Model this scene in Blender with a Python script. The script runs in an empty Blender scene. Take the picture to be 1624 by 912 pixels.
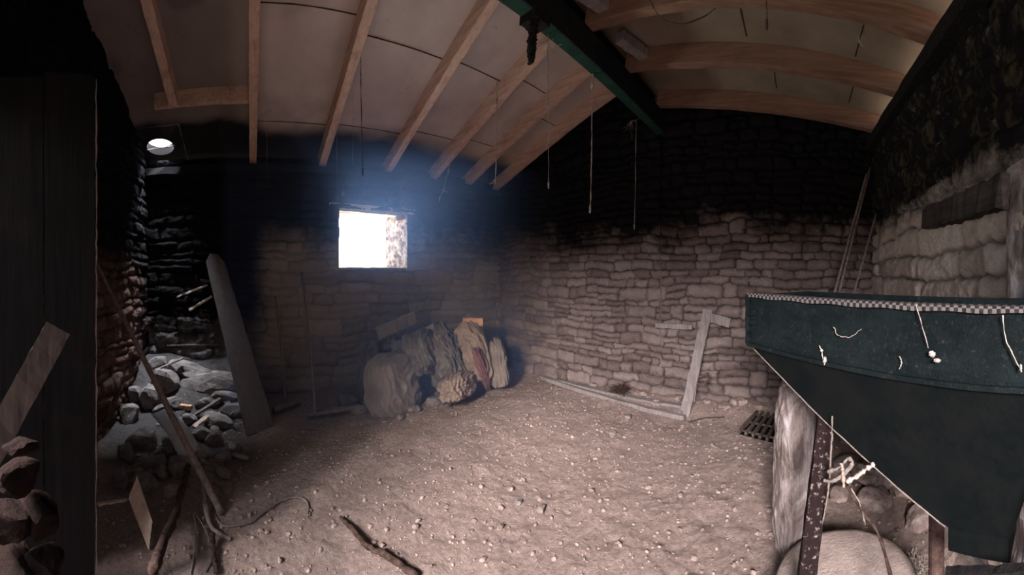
import bpy, bmesh, math, random
import numpy as np
from mathutils import Vector, Matrix, noise as mnoise

random.seed(7)
rng = np.random.default_rng(11)
PI = math.pi
SC = bpy.context.scene
COL = SC.collection

# ------------------------------------------------------------------ camera
# The photograph is a sweep panorama: 171 degrees wide, straight verticals, bowed horizontals.
F, X0, Y0, EYE = 545.0, 1253.0, 430.0, 1.5
cam_data = bpy.data.cameras.new('camera')
cam_data.type = 'PANO'
cam_data.clip_start = 0.01
cc = cam_data.cycles if hasattr(cam_data, 'cycles') else cam_data
for holder in (cam_data, getattr(cam_data, 'cycles', None)):
    if holder is not None and hasattr(holder, 'panorama_type'):
        holder.panorama_type = 'CENTRAL_CYLINDRICAL'
        holder.central_cylindrical_range_u_min = -812.0 / F
        holder.central_cylindrical_range_u_max = 812.0 / F
        holder.central_cylindrical_range_v_min = -(912.0 - Y0) / F
        holder.central_cylindrical_range_v_max = Y0 / F
        holder.central_cylindrical_radius = 1.0
cam = bpy.data.objects.new('camera', cam_data)
COL.objects.link(cam)
cam.location = (0, 0, EYE)
cam.rotation_euler = (PI / 2, 0, (X0 - 812.0) / F)
SC.camera = cam

# ------------------------------------------------------------------ room measures (metres, floor at z = 0)
XA, YB, XC, YD = -4.166, 3.665, 0.904, -1.276
ZA, SL = 2.782, 0.388            # underside of the left rafters at the window wall, rise per metre
ZC, SR = 2.919, 0.165            # the same for the right slope
RX = -1.453
WIN = (1.10, 2.045, 1.54, 2.29)    # window opening in the window wall: y0, y1, z0, z1
DOOR = (-1.04, 1.25, 2.30)       # doorway in the front wall: x0, x1, height

# ------------------------------------------------------------------ light
world = bpy.data.worlds.new('sky')
SC.world = world
world.use_nodes = True
wn = world.node_tree.nodes; wl = world.node_tree.links
wn.clear()
wo = wn.new('ShaderNodeOutputWorld'); bg = wn.new('ShaderNodeBackground')
tc = wn.new('ShaderNodeTexCoord'); sep = wn.new('ShaderNodeSeparateXYZ'); ramp = wn.new('ShaderNodeValToRGB')
wl.new(tc.outputs['Generated'], sep.inputs[0]); wl.new(sep.outputs['Z'], ramp.inputs[0])
ramp.color_ramp.elements[0].position = 0.0; ramp.color_ramp.elements[0].color = (0.42, 0.33, 0.27, 1)
ramp.color_ramp.elements[1].position = 0.06; ramp.color_ramp.elements[1].color = (0.80, 0.87, 1.0, 1)
wl.new(ramp.outputs[0], bg.inputs[0]); bg.inputs[1].default_value = 4.2
wl.new(bg.outputs[0], wo.inputs[0])

def area(name, loc, direction, sx, sy, power, color, spread=PI, portal=False):
    l = bpy.data.lights.new(name, 'AREA'); l.shape = 'RECTANGLE'; l.size = sx; l.size_y = sy
    l.energy = power; l.color = color; l.spread = spread
    if portal: l.cycles.is_portal = True
    o = bpy.data.objects.new(name, l); COL.objects.link(o); o.location = loc
    o.rotation_euler = Vector(direction).to_track_quat('-Z', 'Y').to_euler()
    return o
area('doorway_daylight', (0.50, -3.6, 3.1), (-0.42, 1, -0.46), 1.3, 1.2, 360, (1.0, 0.895, 0.885), math.radians(84))
area('window_daylight', (-5.6, 1.50, 1.30), (1, 0.03, 0.27), 1.2, 0.9, 95, (0.78, 0.87, 1.0), math.radians(110))
area('roof_hole_daylight', (-4.15, -1.10, 5.0), (0.06, 0.02, -1), 1.2, 1.2, 560, (0.84, 0.90, 1.0), math.radians(60))
area('window_portal', (XA - 0.62, (WIN[0] + WIN[1]) / 2, (WIN[2] + WIN[3]) / 2), (1, 0, 0), 1.1, 0.9, 1, (1, 1, 1), portal=True)
area('doorway_portal', ((DOOR[0] + DOOR[1]) / 2, YD - 0.5, DOOR[2] / 2), (0, 1, 0), DOOR[1] - DOOR[0] + .1, DOOR[2] + .1, 1, (1, 1, 1), portal=True)

SC.view_settings.view_transform = 'Standard'
SC.view_settings.look = 'None'
SC.view_settings.gamma = 1.0
SC.view_settings.use_curve_mapping = False
SC.view_settings.exposure = 0.0
SC.cycles.max_bounces = 8
SC.cycles.diffuse_bounces = 5
SC.cycles.use_denoising = True

# ------------------------------------------------------------------ where things stand: bearings and heights read off the photograph
def bearing(x): return (x - X0) / F
def at(x, y, rho):
    t = bearing(x); return Vector((rho * math.sin(t), rho * math.cos(t), EYE + rho * (Y0 - y) / F))
def on_floor(x, y, z=0.0):
    return at(x, y, (EYE - z) * F / (y - Y0))
def on_x(x, y, X): return at(x, y, X / math.sin(bearing(x)))
def on_y(x, y, Y): return at(x, y, Y / math.cos(bearing(x)))

# ------------------------------------------------------------------ object helpers
def link(name, me, mats, parent=None, origin=None):
    o = bpy.data.objects.new(name, me); COL.objects.link(o)
    for m in (mats if isinstance(mats, (list, tuple)) else [mats]): me.materials.append(m)
    if parent is not None: o.parent = parent
    return o

class MB:
    """collects vertices and faces in world coordinates"""
    def __init__(s): s.v = []; s.f = []; s.m = []
    def add(s, vs, fs, mi=0):
        k = len(s.v); s.v += [tuple(p) for p in vs]; s.f += [tuple(i + k for i in f) for f in fs]; s.m += [mi] * len(fs)
        return s
    def build(s, name, mats, parent=None, smooth=False, origin=None, bevel=0.0):
        v = np.array(s.v, float)
        if parent is not None: org = np.array(parent.matrix_world.translation) if parent.parent is None else np.array(parent.location) + np.array(parent.parent.location)
        elif origin is not None: org = np.array(origin, float)
        else: org = np.array([(v[:, 0].min() + v[:, 0].max()) / 2, (v[:, 1].min() + v[:, 1].max()) / 2, v[:, 2].min()])
        me = bpy.data.meshes.new(name)
        me.from_pydata([tuple(p) for p in (v - org)], [], s.f)
        me.polygons.foreach_set('material_index', s.m)
        if smooth: me.polygons.foreach_set('use_smooth', [True] * len(s.f))
        me.update()
        bm = bmesh.new(); bm.from_mesh(me); bmesh.ops.recalc_face_normals(bm, faces=bm.faces); bm.to_mesh(me); bm.free()
        o = link(name, me, mats, parent)
        if parent is None: o.location = org
        if bevel:
            b = o.modifiers.new('bevel', 'BEVEL'); b.width = bevel; b.segments = 2; b.limit_method = 'ANGLE'
        return o

def tag(o, label=None, cat=None, group=None, kind=None):
    if label: o['label'] = label
    if cat: o['category'] = cat
    if group: o['group'] = group
    if kind: o['kind'] = kind
    return o

def empty(name, loc, label, cat, group=None):
    o = bpy.data.objects.new(name, None); COL.objects.link(o); o.location = loc; o.empty_display_size = 0.1
    o.matrix_world = Matrix.Translation(Vector(loc))
    return tag(o, label, cat, group)

def frame_of(d, up=Vector((0, 0, 1))):
    d = Vector(d).normalized(); u = Vector(up)
    s = d.cross(u)
    if s.length < 1e-4: s = d.cross(Vector((1, 0, 0)))
    s.normalize(); return d, s, s.cross(d).normalized()

def sweep(mb, pts, r, seg=8, mi=0, jitter=0.0, squash=1.0, seed=0):
    """round rod through points; r a number or one radius per point"""
    pts = [Vector(p) for p in pts]; n = len(pts)
    rr = r if isinstance(r, (list, tuple)) else [r] * n
    vs = []; fs = []; ref = None; rnd = random.Random(seed)
    for i, p in enumerate(pts):
        t = (pts[min(i + 1, n - 1)] - pts[max(i - 1, 0)]).normalized()
        if ref is None:
            ref = t.cross(Vector((0.3, 0.2, 1)));
            if ref.length < .05: ref = t.cross(Vector((1, 0, 0)))
        ref = (ref - t * ref.dot(t)).normalized(); b = t.cross(ref)
        for k in range(seg):
            a = 2 * PI * k / seg; q = rr[i] * (1 + jitter * (rnd.random() - .5) * 2)
            vs.append(p + ref * math.cos(a) * q + b * math.sin(a) * q * squash)
    for i in range(n - 1):
        for k in range(seg):
            fs.append((i * seg + k, i * seg + (k + 1) % seg, (i + 1) * seg + (k + 1) % seg, (i + 1) * seg + k))
    fs.append(tuple(range(seg))); fs.append(tuple((n - 1) * seg + k for k in reversed(range(seg))))
    return mb.add(vs, fs, mi)

def smooth_path(pts, k=6, wob=0.0, seed=1):
    pts = [Vector(p) for p in pts]; out = []; rnd = random.Random(seed)
    for i in range(len(pts) - 1):
        p0, p1, p2, p3 = pts[max(i - 1, 0)], pts[i], pts[i + 1], pts[min(i + 2, len(pts) - 1)]
        for j in range(k):
            t = j / k
            q = 0.5 * ((2 * p1) + (p2 - p0) * t + (2 * p0 - 5 * p1 + 4 * p2 - p3) * t * t + (3 * p1 - p0 - 3 * p2 + p3) * t ** 3)
            if wob: q += Vector((rnd.uniform(-wob, wob), rnd.uniform(-wob, wob), rnd.uniform(-wob, wob)))
            out.append(q)
    out.append(pts[-1]); return out

def beam(mb, a, b, w, h, up=(0, 0, 1), mi=0, nseg=14, rough=0.0, seed=0, taper=None):
    """squared timber from a to b (centres), w across, h along up, with slightly uneven sides"""
    a = Vector(a); b = Vector(b); d, s, u = frame_of(b - a, up); rnd = random.Random(seed)
    vs = []; fs = []
    for i in range(nseg + 1):
        t = i / nseg; c = a.lerp(b, t); k = 1 if taper is None else taper(t)
        for sx, sy in ((-1, -1), (1, -1), (1, 1), (-1, 1)):
            j1 = rnd.uniform(-rough, rough); j2 = rnd.uniform(-rough, rough)
            vs.append(c + s * (sx * w / 2 * k + j1) + u * (sy * h / 2 + j2))
    for i in range(nseg):
        for k in range(4): fs.append((i * 4 + k, i * 4 + (k + 1) % 4, i * 4 + 4 + (k + 1) % 4, i * 4 + 4 + k))
    fs.append((0, 1, 2, 3)); fs.append(tuple(nseg * 4 + k for k in (3, 2, 1, 0)))
    return mb.add(vs, fs, mi)

def rock_mesh(seed, sub=3, amp=0.28, blocky=0.5):
    bm = bmesh.new(); bmesh.ops.create_icosphere(bm, subdivisions=sub, radius=1.0)
    rnd = random.Random(seed); off = Vector((rnd.uniform(-50, 50), rnd.uniform(-50, 50), rnd.uniform(-50, 50)))
    planes = [(Vector((rnd.gauss(0, 1), rnd.gauss(0, 1), rnd.gauss(0, 1))).normalized(), rnd.uniform(.62, .85)) for _ in range(9)]
    for v in bm.verts:
        p = v.co.copy()
        m = max(abs(p.x), abs(p.y), abs(p.z)); p = p.lerp(p / m * .85, blocky)
        for n, dd in planes:
            e = p.dot(n)
            if e > dd: p -= n * (e - dd) * .9
        p += v.co * amp * .5 * mnoise.noise(p * 1.3 + off) + v.co * amp * .22 * mnoise.noise(p * 4 + off)
        v.co = p
    bmesh.ops.recalc_face_normals(bm, faces=bm.faces)
    me = bpy.data.meshes.new('rock'); bm.to_mesh(me); bm.free()
    return me

# ------------------------------------------------------------------ materials
def new_mat(name, rough=0.9):
    m = bpy.data.materials.new(name); m.use_nodes = True; nt = m.node_tree
    b = nt.nodes['Principled BSDF']; b.inputs['Roughness'].default_value = rough
    b.inputs['Specular IOR Level'].default_value = 0.06
    return m, nt, b
def nd(nt, kind, **kw):
    n = nt.nodes.new(kind)
    for k, v in kw.items():
        if k in n.inputs: n.inputs[k].default_value = v
        else: setattr(n, k, v)
    return n
def noise_tex(nt, vec, scale, detail=6, rough=.6, dist=0.0):
    n = nd(nt, 'ShaderNodeTexNoise'); n.inputs['Scale'].default_value = scale; n.inputs['Detail'].default_value = detail
    n.inputs['Roughness'].default_value = rough; n.inputs['Distortion'].default_value = dist
    nt.links.new(vec, n.inputs['Vector']); return n.outputs['Fac']
def cramp(nt, fac, stops):
    r = nd(nt, 'ShaderNodeValToRGB'); e = r.color_ramp.elements
    while len(e) > 1: e.remove(e[-1])
    e[0].position = stops[0][0]; e[0].color = (*stops[0][1], 1)
    for p, c in stops[1:]:
        k = e.new(p); k.color = (*c, 1)
    nt.links.new(fac, r.inputs[0]); return r.outputs[0]
def framp(nt, fac, a, b):
    r = nd(nt, 'ShaderNodeMapRange'); r.inputs[1].default_value = a; r.inputs[2].default_value = b
    nt.links.new(fac, r.inputs[0]); return r.outputs[0]
def mix(nt, f, a, b, mode='MIX'):
    n = nd(nt, 'ShaderNodeMix'); n.data_type = 'RGBA'; n.blend_type = mode
    for sock, val in ((n.inputs[0], f), (n.inputs[6], a), (n.inputs[7], b)):
        if isinstance(val, (int, float)): sock.default_value = val
        elif isinstance(val, tuple): sock.default_value = (*val, 1)
        else: nt.links.new(val, sock)
    return n.outputs[2]
def math_n(nt, op, a, b=0.0, clamp=False):
    n = nd(nt, 'ShaderNodeMath', operation=op); n.use_clamp = clamp
    for i, v in enumerate((a, b)):
        if isinstance(v, (int, float)): n.inputs[i].default_value = v
        else: nt.links.new(v, n.inputs[i])
    return n.outputs[0]
def bump(nt, b, height, strength=.5, dist=.01):
    n = nd(nt, 'ShaderNodeBump'); n.inputs['Strength'].default_value = strength; n.inputs['Distance'].default_value = dist
    nt.links.new(height, n.inputs['Height']); nt.links.new(n.outputs[0], b.inputs['Normal'])
def coords(nt, obj=True):
    return nd(nt, 'ShaderNodeTexCoord').outputs['Object'] if obj else nd(nt, 'ShaderNodeNewGeometry').outputs['Position']
def attr(nt, name): return nd(nt, 'ShaderNodeAttribute', attribute_name=name).outputs['Fac']
def scaled(nt, vec, s):
    m = nd(nt, 'ShaderNodeMapping'); m.inputs['Scale'].default_value = s; nt.links.new(vec, m.inputs[0]); return m.outputs[0]

def wood(name, c1, c2, axis='x', grain=1.0, stain=(0.02, 0.016, 0.014), stain_amt=.35, rough=.85):
    m, nt, b = new_mat(name, rough); v = coords(nt)
    s = {'x': (1.2, 18, 18), 'y': (18, 1.2, 18), 'z': (18, 18, 1.2)}[axis]
    g = noise_tex(nt, scaled(nt, v, s), 1.6 * grain, 5, .6, .6)
    c = cramp(nt, g, [(.3, c1), (.7, c2)])
    k = noise_tex(nt, v, 5, 5, .65)
    c = mix(nt, math_n(nt, 'MULTIPLY', framp(nt, k, .52, .78), stain_amt), c, stain)
    nt.links.new(c, b.inputs['Base Color']); bump(nt, b, g, .35, .004); return m

def masonry(name, dark, mid, light, mortar, soot_col=(0.012, 0.011, 0.012), fleck=None, joint_mix=.8, fl=(38, .62, .74)):
    m, nt, b = new_mat(name, .95); v = coords(nt, False)
    tone = attr(nt, 'tone'); joint = attr(nt, 'joint'); soot = attr(nt, 'soot')
    n1 = noise_tex(nt, v, 9, 8, .7); n2 = noise_tex(nt, v, 55, 4, .7)
    t = math_n(nt, 'ADD', math_n(nt, 'MULTIPLY', tone, .42), math_n(nt, 'MULTIPLY', n1, .78))
    c = cramp(nt, t, [(.2, dark), (.55, mid), (.95, light)])
    c = mix(nt, math_n(nt, 'MULTIPLY', framp(nt, n2, .45, .75), .30), c, (0.05, 0.04, 0.036))
    mo = mix(nt, n2, mortar, tuple(x * .35 for x in mortar))
    c = mix(nt, math_n(nt, 'MULTIPLY', joint, joint_mix), c, mo)
    n3 = noise_tex(nt, v, 6, 10, .75)
    sf = math_n(nt, 'ADD', math_n(nt, 'MULTIPLY', soot, 1.6), math_n(nt, 'MULTIPLY', math_n(nt, 'SUBTRACT', n3, .5), 2.2))
    sf = framp(nt, sf, .15, 1.25)
    sf = math_n(nt, 'MULTIPLY', sf, math_n(nt, 'MULTIPLY', soot, 3, True))
    sc = soot_col
    n4 = noise_tex(nt, scaled(nt, v, (1, 1, 1) if fleck is None else (1, 1, .4)), fl[0], 7, .72)
    sc = mix(nt, framp(nt, n4, fl[1], fl[2]), soot_col, fleck if fleck else (0.055, 0.048, 0.046))
    c = mix(nt, sf, c, sc)
    nt.links.new(c, b.inputs['Base Color'])
    n5 = noise_tex(nt, v, 120, 4, .7)
    bump(nt, b, math_n(nt, 'ADD', n1, math_n(nt, 'MULTIPLY', n5, .4)), 1.0, .022)
    return m

M = {}
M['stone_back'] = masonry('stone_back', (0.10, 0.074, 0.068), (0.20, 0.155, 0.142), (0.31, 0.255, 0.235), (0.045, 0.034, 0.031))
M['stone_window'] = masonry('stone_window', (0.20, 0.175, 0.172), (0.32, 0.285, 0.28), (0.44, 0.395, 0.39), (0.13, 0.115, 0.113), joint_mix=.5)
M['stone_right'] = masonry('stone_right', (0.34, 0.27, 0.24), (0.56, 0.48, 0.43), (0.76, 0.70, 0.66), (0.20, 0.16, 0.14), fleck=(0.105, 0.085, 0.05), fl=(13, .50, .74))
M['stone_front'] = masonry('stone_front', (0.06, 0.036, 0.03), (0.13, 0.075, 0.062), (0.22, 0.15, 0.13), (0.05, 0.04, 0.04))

m, nt, b = new_mat('dirt', .97); v = coords(nt, False)
n1 = noise_tex(nt, v, 3.2, 8, .65); n2 = noise_tex(nt, v, 38, 8, .75); n3 = noise_tex(nt, v, 140, 5, .7)
c = cramp(nt, n2, [(.28, (0.17, 0.122, 0.105)), (.48, (0.36, 0.275, 0.245)), (.72, (0.52, 0.42, 0.385))])
c = mix(nt, math_n(nt, 'MULTIPLY', framp(nt, n1, .35, .7), .35), c, (0.40, 0.30, 0.26))
c = mix(nt, framp(nt, n3, .66, .78), c, (0.56, 0.49, 0.46))
c = mix(nt, attr(nt, 'heap'), c, mix(nt, n2, (0.05, 0.045, 0.045), (0.17, 0.155, 0.15)))
nt.links.new(c, b.inputs['Base Color'])
bump(nt, b, math_n(nt, 'ADD', n2, math_n(nt, 'MULTIPLY', n3, .5)), 1.0, .030); M['dirt'] = m

m, nt, b = new_mat('clod', .97); v = coords(nt, False)
c = cramp(nt, noise_tex(nt, v, 20, 5, .7), [(.35, (0.15, 0.11, 0.095)), (.66, (0.40, 0.32, 0.285))])
nt.links.new(c, b.inputs['Base Color']); bump(nt, b, noise_tex(nt, v, 90, 4), .6, .01); M['clod'] = m

m, nt, b = new_mat('rubble_stone', .95); v = coords(nt, False)
c = cramp(nt, noise_tex(nt, v, 7, 8, .7), [(.30, (0.07, 0.062, 0.058)), (.5, (0.19, 0.165, 0.155)), (.72, (0.34, 0.31, 0.29))])
nt.links.new(c, b.inputs['Base Color']); bump(nt, b, noise_tex(nt, v, 60, 5, .7), .8, .012); M['rubble'] = m
m, nt, b = new_mat('red_stone', .95); v = coords(nt, False)
c = cramp(nt, noise_tex(nt, v, 9, 8, .7), [(.30, (0.006, 0.0045, 0.004)), (.7, (0.022, 0.013, 0.011))])
nt.links.new(c, b.inputs['Base Color']); bump(nt, b, noise_tex(nt, v, 60, 5, .7), .8, .012); M['red_stone'] = m

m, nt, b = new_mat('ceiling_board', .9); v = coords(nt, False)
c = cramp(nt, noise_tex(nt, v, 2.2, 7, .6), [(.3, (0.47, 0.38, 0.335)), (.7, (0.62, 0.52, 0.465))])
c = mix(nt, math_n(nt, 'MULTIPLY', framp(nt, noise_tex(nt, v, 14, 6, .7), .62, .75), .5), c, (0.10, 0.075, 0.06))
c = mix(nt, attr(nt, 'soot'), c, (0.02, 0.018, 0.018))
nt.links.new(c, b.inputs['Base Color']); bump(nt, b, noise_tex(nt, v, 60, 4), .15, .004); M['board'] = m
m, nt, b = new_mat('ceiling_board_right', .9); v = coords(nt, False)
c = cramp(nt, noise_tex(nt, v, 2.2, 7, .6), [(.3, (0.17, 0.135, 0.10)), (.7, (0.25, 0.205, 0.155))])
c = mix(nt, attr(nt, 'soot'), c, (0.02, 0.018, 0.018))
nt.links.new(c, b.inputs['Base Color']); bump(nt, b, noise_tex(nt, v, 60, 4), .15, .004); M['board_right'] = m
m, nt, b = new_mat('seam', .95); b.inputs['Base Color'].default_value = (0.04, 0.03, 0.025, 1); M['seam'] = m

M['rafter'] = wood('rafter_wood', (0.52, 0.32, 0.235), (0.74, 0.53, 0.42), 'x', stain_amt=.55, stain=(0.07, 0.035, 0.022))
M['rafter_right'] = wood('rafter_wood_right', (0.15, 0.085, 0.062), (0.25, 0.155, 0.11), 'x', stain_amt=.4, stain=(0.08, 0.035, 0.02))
M['dark_wood'] = wood('dark_wood', (0.005, 0.0045, 0.005), (0.010, 0.0085, 0.009), 'z', stain_amt=.4)
M['lintel_wood'] = wood('lintel_wood', (0.02, 0.018, 0.018), (0.075, 0.062, 0.058), 'y', stain_amt=.5)
M['grey_wood'] = wood('grey_wood', (0.16, 0.14, 0.135), (0.27, 0.24, 0.23), 'z', stain_amt=.35)
M['board_wood'] = wood('board_wood', (0.10, 0.088, 0.086), (0.16, 0.14, 0.135), 'z', stain_amt=.3)
M['pale_wood'] = wood('pale_wood', (0.38, 0.29, 0.235), (0.58, 0.47, 0.39), 'x', stain_amt=.3)
M['brown_wood'] = wood('brown_wood', (0.02, 0.015, 0.013), (0.05, 0.036, 0.03), 'z', stain_amt=.45)
M['block_wood'] = wood('block_wood', (0.62, 0.40, 0.20), (0.78, 0.55, 0.30), 'x', stain_amt=.1)

def plain(name, c1, c2, scale=12, rough=.85, bs=.4, metallic=0.0, lo=.35, hi=.65, bd=.008):
    m, nt, b = new_mat(name, rough); v = coords(nt, False)
    n = noise_tex(nt, v, scale, 7, .7); c = cramp(nt, n, [(lo, c1), (hi, c2)])
    nt.links.new(c, b.inputs['Base Color']); bump(nt, b, noise_tex(nt, v, scale * 5, 5, .7), bs, bd)
    b.inputs['Metallic'].default_value = metallic; return m
M['steel_green'] = plain('steel_green', (0.012, 0.032, 0.025), (0.020, 0.052, 0.038), 10, .55, .2)
M['steel_shaded'] = plain('steel_shaded', (0.010, 0.012, 0.014), (0.02, 0.024, 0.026), 10, .7, .2)  # beam steel darkened in colour for the shade of its recessed side
M['soot'] = plain('soot', (0.008, 0.008, 0.009), (0.025, 0.022, 0.022), 40, .95, .8)
M['web'] = plain('web', (0.26, 0.21, 0.19), (0.50, 0.44, 0.40), 60, .95, .2)
M['twine'] = plain('twine', (0.12, 0.10, 0.09), (0.24, 0.20, 0.18), 80, .95, .3)
M['dark_twine'] = plain('dark_twine', (0.05, 0.035, 0.03), (0.12, 0.09, 0.075), 80, .95, .3)
M['hose'] = plain('hose', (0.13, 0.11, 0.10), (0.25, 0.22, 0.20), 30, .6, .2)
M['bark'] = plain('bark', (0.025, 0.017, 0.014), (0.12, 0.08, 0.066), 34, .95, .9, bd=.012)
M['stick'] = plain('stick', (0.12, 0.095, 0.085), (0.26, 0.21, 0.19), 30, .9, .5)
M['sack_pale'] = plain('sack_pale', (0.17, 0.14, 0.125), (0.26, 0.22, 0.20), 5, .9, .35)
M['sack_grey'] = plain('sack_grey', (0.07, 0.062, 0.06), (0.19, 0.168, 0.157), 8, .9, .35)
M['sack_tan'] = plain('sack_tan', (0.19, 0.14, 0.115), (0.31, 0.24, 0.20), 7, .9, .35)
M['sack_red'] = plain('sack_red', (0.15, 0.075, 0.075), (0.25, 0.14, 0.135), 7, .9, .35)
M['brick'] = plain('brick', (0.42, 0.24, 0.16), (0.58, 0.37, 0.26), 14, .95, .6)
M['tile'] = plain('tile', (0.34, 0.345, 0.37), (0.46, 0.465, 0.49), 6, .8, .3)
M['rust'] = plain('rust', (0.018, 0.011, 0.011), (0.40, 0.33, 0.31), 55, .9, .8, lo=.55, hi=.72)
M['rust_brown'] = plain('rust_brown', (0.035, 0.02, 0.018), (0.16, 0.10, 0.085), 20, .85, .5)
M['iron'] = plain('iron', (0.05, 0.036, 0.033), (0.15, 0.115, 0.105), 30, .8, .5)
M['concrete'] = plain('concrete', (0.27, 0.215, 0.19), (0.42, 0.345, 0.31), 16, .95, .8)
M['straw'] = plain('straw', (0.20, 0.16, 0.13), (0.50, 0.43, 0.38), 60, .95, .5)
M['drain_dark'] = plain('drain_dark', (0.004, 0.004, 0.004), (0.01, 0.009, 0.009), 20, 1.0, .1)
M['frame'] = plain('window_frame_wood', (0.60, 0.50, 0.32), (0.80, 0.72, 0.52), 20, .8, .3)

# green paint with rust and cobweb dust
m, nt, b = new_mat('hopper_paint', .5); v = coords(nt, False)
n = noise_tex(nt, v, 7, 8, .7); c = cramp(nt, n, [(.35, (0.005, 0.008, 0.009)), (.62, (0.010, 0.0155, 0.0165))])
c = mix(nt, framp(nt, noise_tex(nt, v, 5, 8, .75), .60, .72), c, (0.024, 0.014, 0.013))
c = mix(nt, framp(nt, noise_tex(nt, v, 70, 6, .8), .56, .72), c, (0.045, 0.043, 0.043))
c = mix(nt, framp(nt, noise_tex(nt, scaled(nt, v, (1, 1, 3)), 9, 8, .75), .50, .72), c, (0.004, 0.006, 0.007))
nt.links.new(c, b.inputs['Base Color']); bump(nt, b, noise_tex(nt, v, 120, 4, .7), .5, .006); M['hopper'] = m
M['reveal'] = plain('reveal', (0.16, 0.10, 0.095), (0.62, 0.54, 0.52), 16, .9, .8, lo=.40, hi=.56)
M['hopper_shaded'] = plain('hopper_shaded', (0.003, 0.005, 0.0055), (0.008, 0.0085, 0.0085), 6, .6, .4, lo=.4, hi=.7)  # darker copy of the hopper paint, shade of the sloping underside put in
# chequered strip
m, nt, b = new_mat('chequer_strip', .8); v = nd(nt, 'ShaderNodeTexCoord').outputs['UV']
ck = nd(nt, 'ShaderNodeTexChecker'); ck.inputs['Scale'].default_value = 1.0
ck.inputs['Color1'].default_value = (0.15, 0.138, 0.135, 1); ck.inputs['Color2'].default_value = (0.02, 0.018, 0.018, 1)
nt.links.new(v, ck.inputs['Vector'])
c = mix(nt, framp(nt, noise_tex(nt, coords(nt, False), 50, 5, .7), .5, .75), ck.outputs[0], (0.09, 0.082, 0.08))
nt.links.new(c, b.inputs['Base Color']); M['chequer'] = m
# plastic sheet smeared with lime and dirt
m, nt, b = new_mat('dirty_sheet', .55); v = coords(nt, False)
c = cramp(nt, noise_tex(nt, scaled(nt, v, (2, 2, 1)), 4.5, 9, .72, .8), [(.36, (0.08, 0.062, 0.056)), (.5, (0.22, 0.18, 0.168)), (.66, (0.36, 0.35, 0.36))])
nt.links.new(c, b.inputs['Base Color']); bump(nt, b, noise_tex(nt, v, 25, 7, .7), .8, .015); M['sheet'] = m

# ------------------------------------------------------------------ value noise for the masonry
_G = {}
def vnoise(u, v, s, seed):
    N = 256
    if seed not in _G: _G[seed] = np.random.default_rng(seed).random((N, N))
    g = _G[seed]
    x = u * s + 40; y = v * s + 40; xi = np.floor(x).astype(int); yi = np.floor(y).astype(int)
    fx = x - xi; fy = y - yi; fx = fx * fx * (3 - 2 * fx); fy = fy * fy * (3 - 2 * fy)
    a = g[xi % N, yi % N]; b_ = g[(xi + 1) % N, yi % N]; c_ = g[xi % N, (yi + 1) % N]; d = g[(xi + 1) % N, (yi + 1) % N]
    return (a * (1 - fx) + b_ * fx) * (1 - fy) + (c_ * (1 - fx) + d * fx) * fy
def fbm(u, v, s, seed, o=4):
    t = 0; a = .5
    for i in range(o): t = t + a * vnoise(u, v, s * 2 ** i, seed + i); a *= .5
    return t / (1 - .5 ** o)
def sstep(x, a, b):
    t = np.clip((x - a) / (b - a), 0, 1); return t * t * (3 - 2 * t)

def rubble_field(u, v, seed, hmin=.07, hmax=.17, lmin=.12, lmax=.36, edge=.020):
    """stones as cells around seeds laid in uneven courses; returns body, tone, outset, tilt, joint"""
    r = np.random.default_rng(seed)
    uu = u + .045 * (fbm(u, v, 3.5, seed + 1) - .5) * 2 + .022 * (vnoise(u, v, 20, seed + 2) - .5)
    vv = v + .07 * (fbm(u, v, 1.6, seed + 3) - .5) * 2 + .020 * (vnoise(u, v, 18, seed + 4) - .5)
    F1 = np.full(u.shape, 99.0); F2 = np.full(u.shape, 99.0); S1 = np.zeros(u.shape, int); CX = np.zeros(u.shape)
    seeds = []; y = -.15
    while y < v.max() + .2:
        h = r.uniform(hmin, hmax); x = -.4 + r.uniform(0, .2)
        while x < u.max() + .5:
            l = r.uniform(lmin, lmax) * (.55 + 4.0 * h)
            if h > .125 and r.random() < .25: seeds += [(x + l / 2, y + h * .24, l, h * .5), (x + l / 2 + r.uniform(-.02, .02), y + h * .76, l, h * .5)]
            else: seeds.append((x + l / 2, y + h / 2 + r.uniform(-.12, .12) * h, l, h * r.uniform(.85, 1.15)))
            x += l
        y += h
    du_ = u[1, 0] - u[0, 0]
    for k, (sx, sy, l, h) in enumerate(seeds):
        a = max(0, int((sx - l * 1.1 - .12) / du_)); b_ = min(u.shape[0], int((sx + l * 1.1 + .12) / du_) + 1)
        if b_ <= a: continue
        U_ = uu[a:b_]; V_ = vv[a:b_]
        # distance to the stone's own block outline, so long stones stay long
        qx = np.abs(U_ - sx) - l * .5; qy = np.abs(V_ - sy) - h * .5
        c = .35 * min(l, h)
        ox = qx + c; oy = qy + c
        d = np.hypot(np.maximum(ox, 0), np.maximum(oy, 0)) + np.minimum(np.maximum(ox, oy), 0) - c
        n1 = F1[a:b_]; n2 = F2[a:b_]
        better = d < n1
        F2[a:b_] = np.where(better, n1, np.minimum(n2, d)); S1[a:b_] = np.where(better, k, S1[a:b_])
        CX[a:b_] = np.where(better, U_ - sx, CX[a:b_]); F1[a:b_] = np.where(better, d, n1)
    T = r.random(len(seeds)); O = r.uniform(-1, 1, len(seeds)); TX = r.uniform(-1, 1, len(seeds))
    e = (F2 - F1) * .5 - np.maximum(F1, 0) * .9
    e = e + .006 * (vnoise(u, v, 30, seed + 9) - .5)
    body = sstep(e, .000, edge * .6)
    return e, body, T[S1], O[S1], TX[S1] * CX, 1 - sstep(e, .001, edge * .50)

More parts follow.
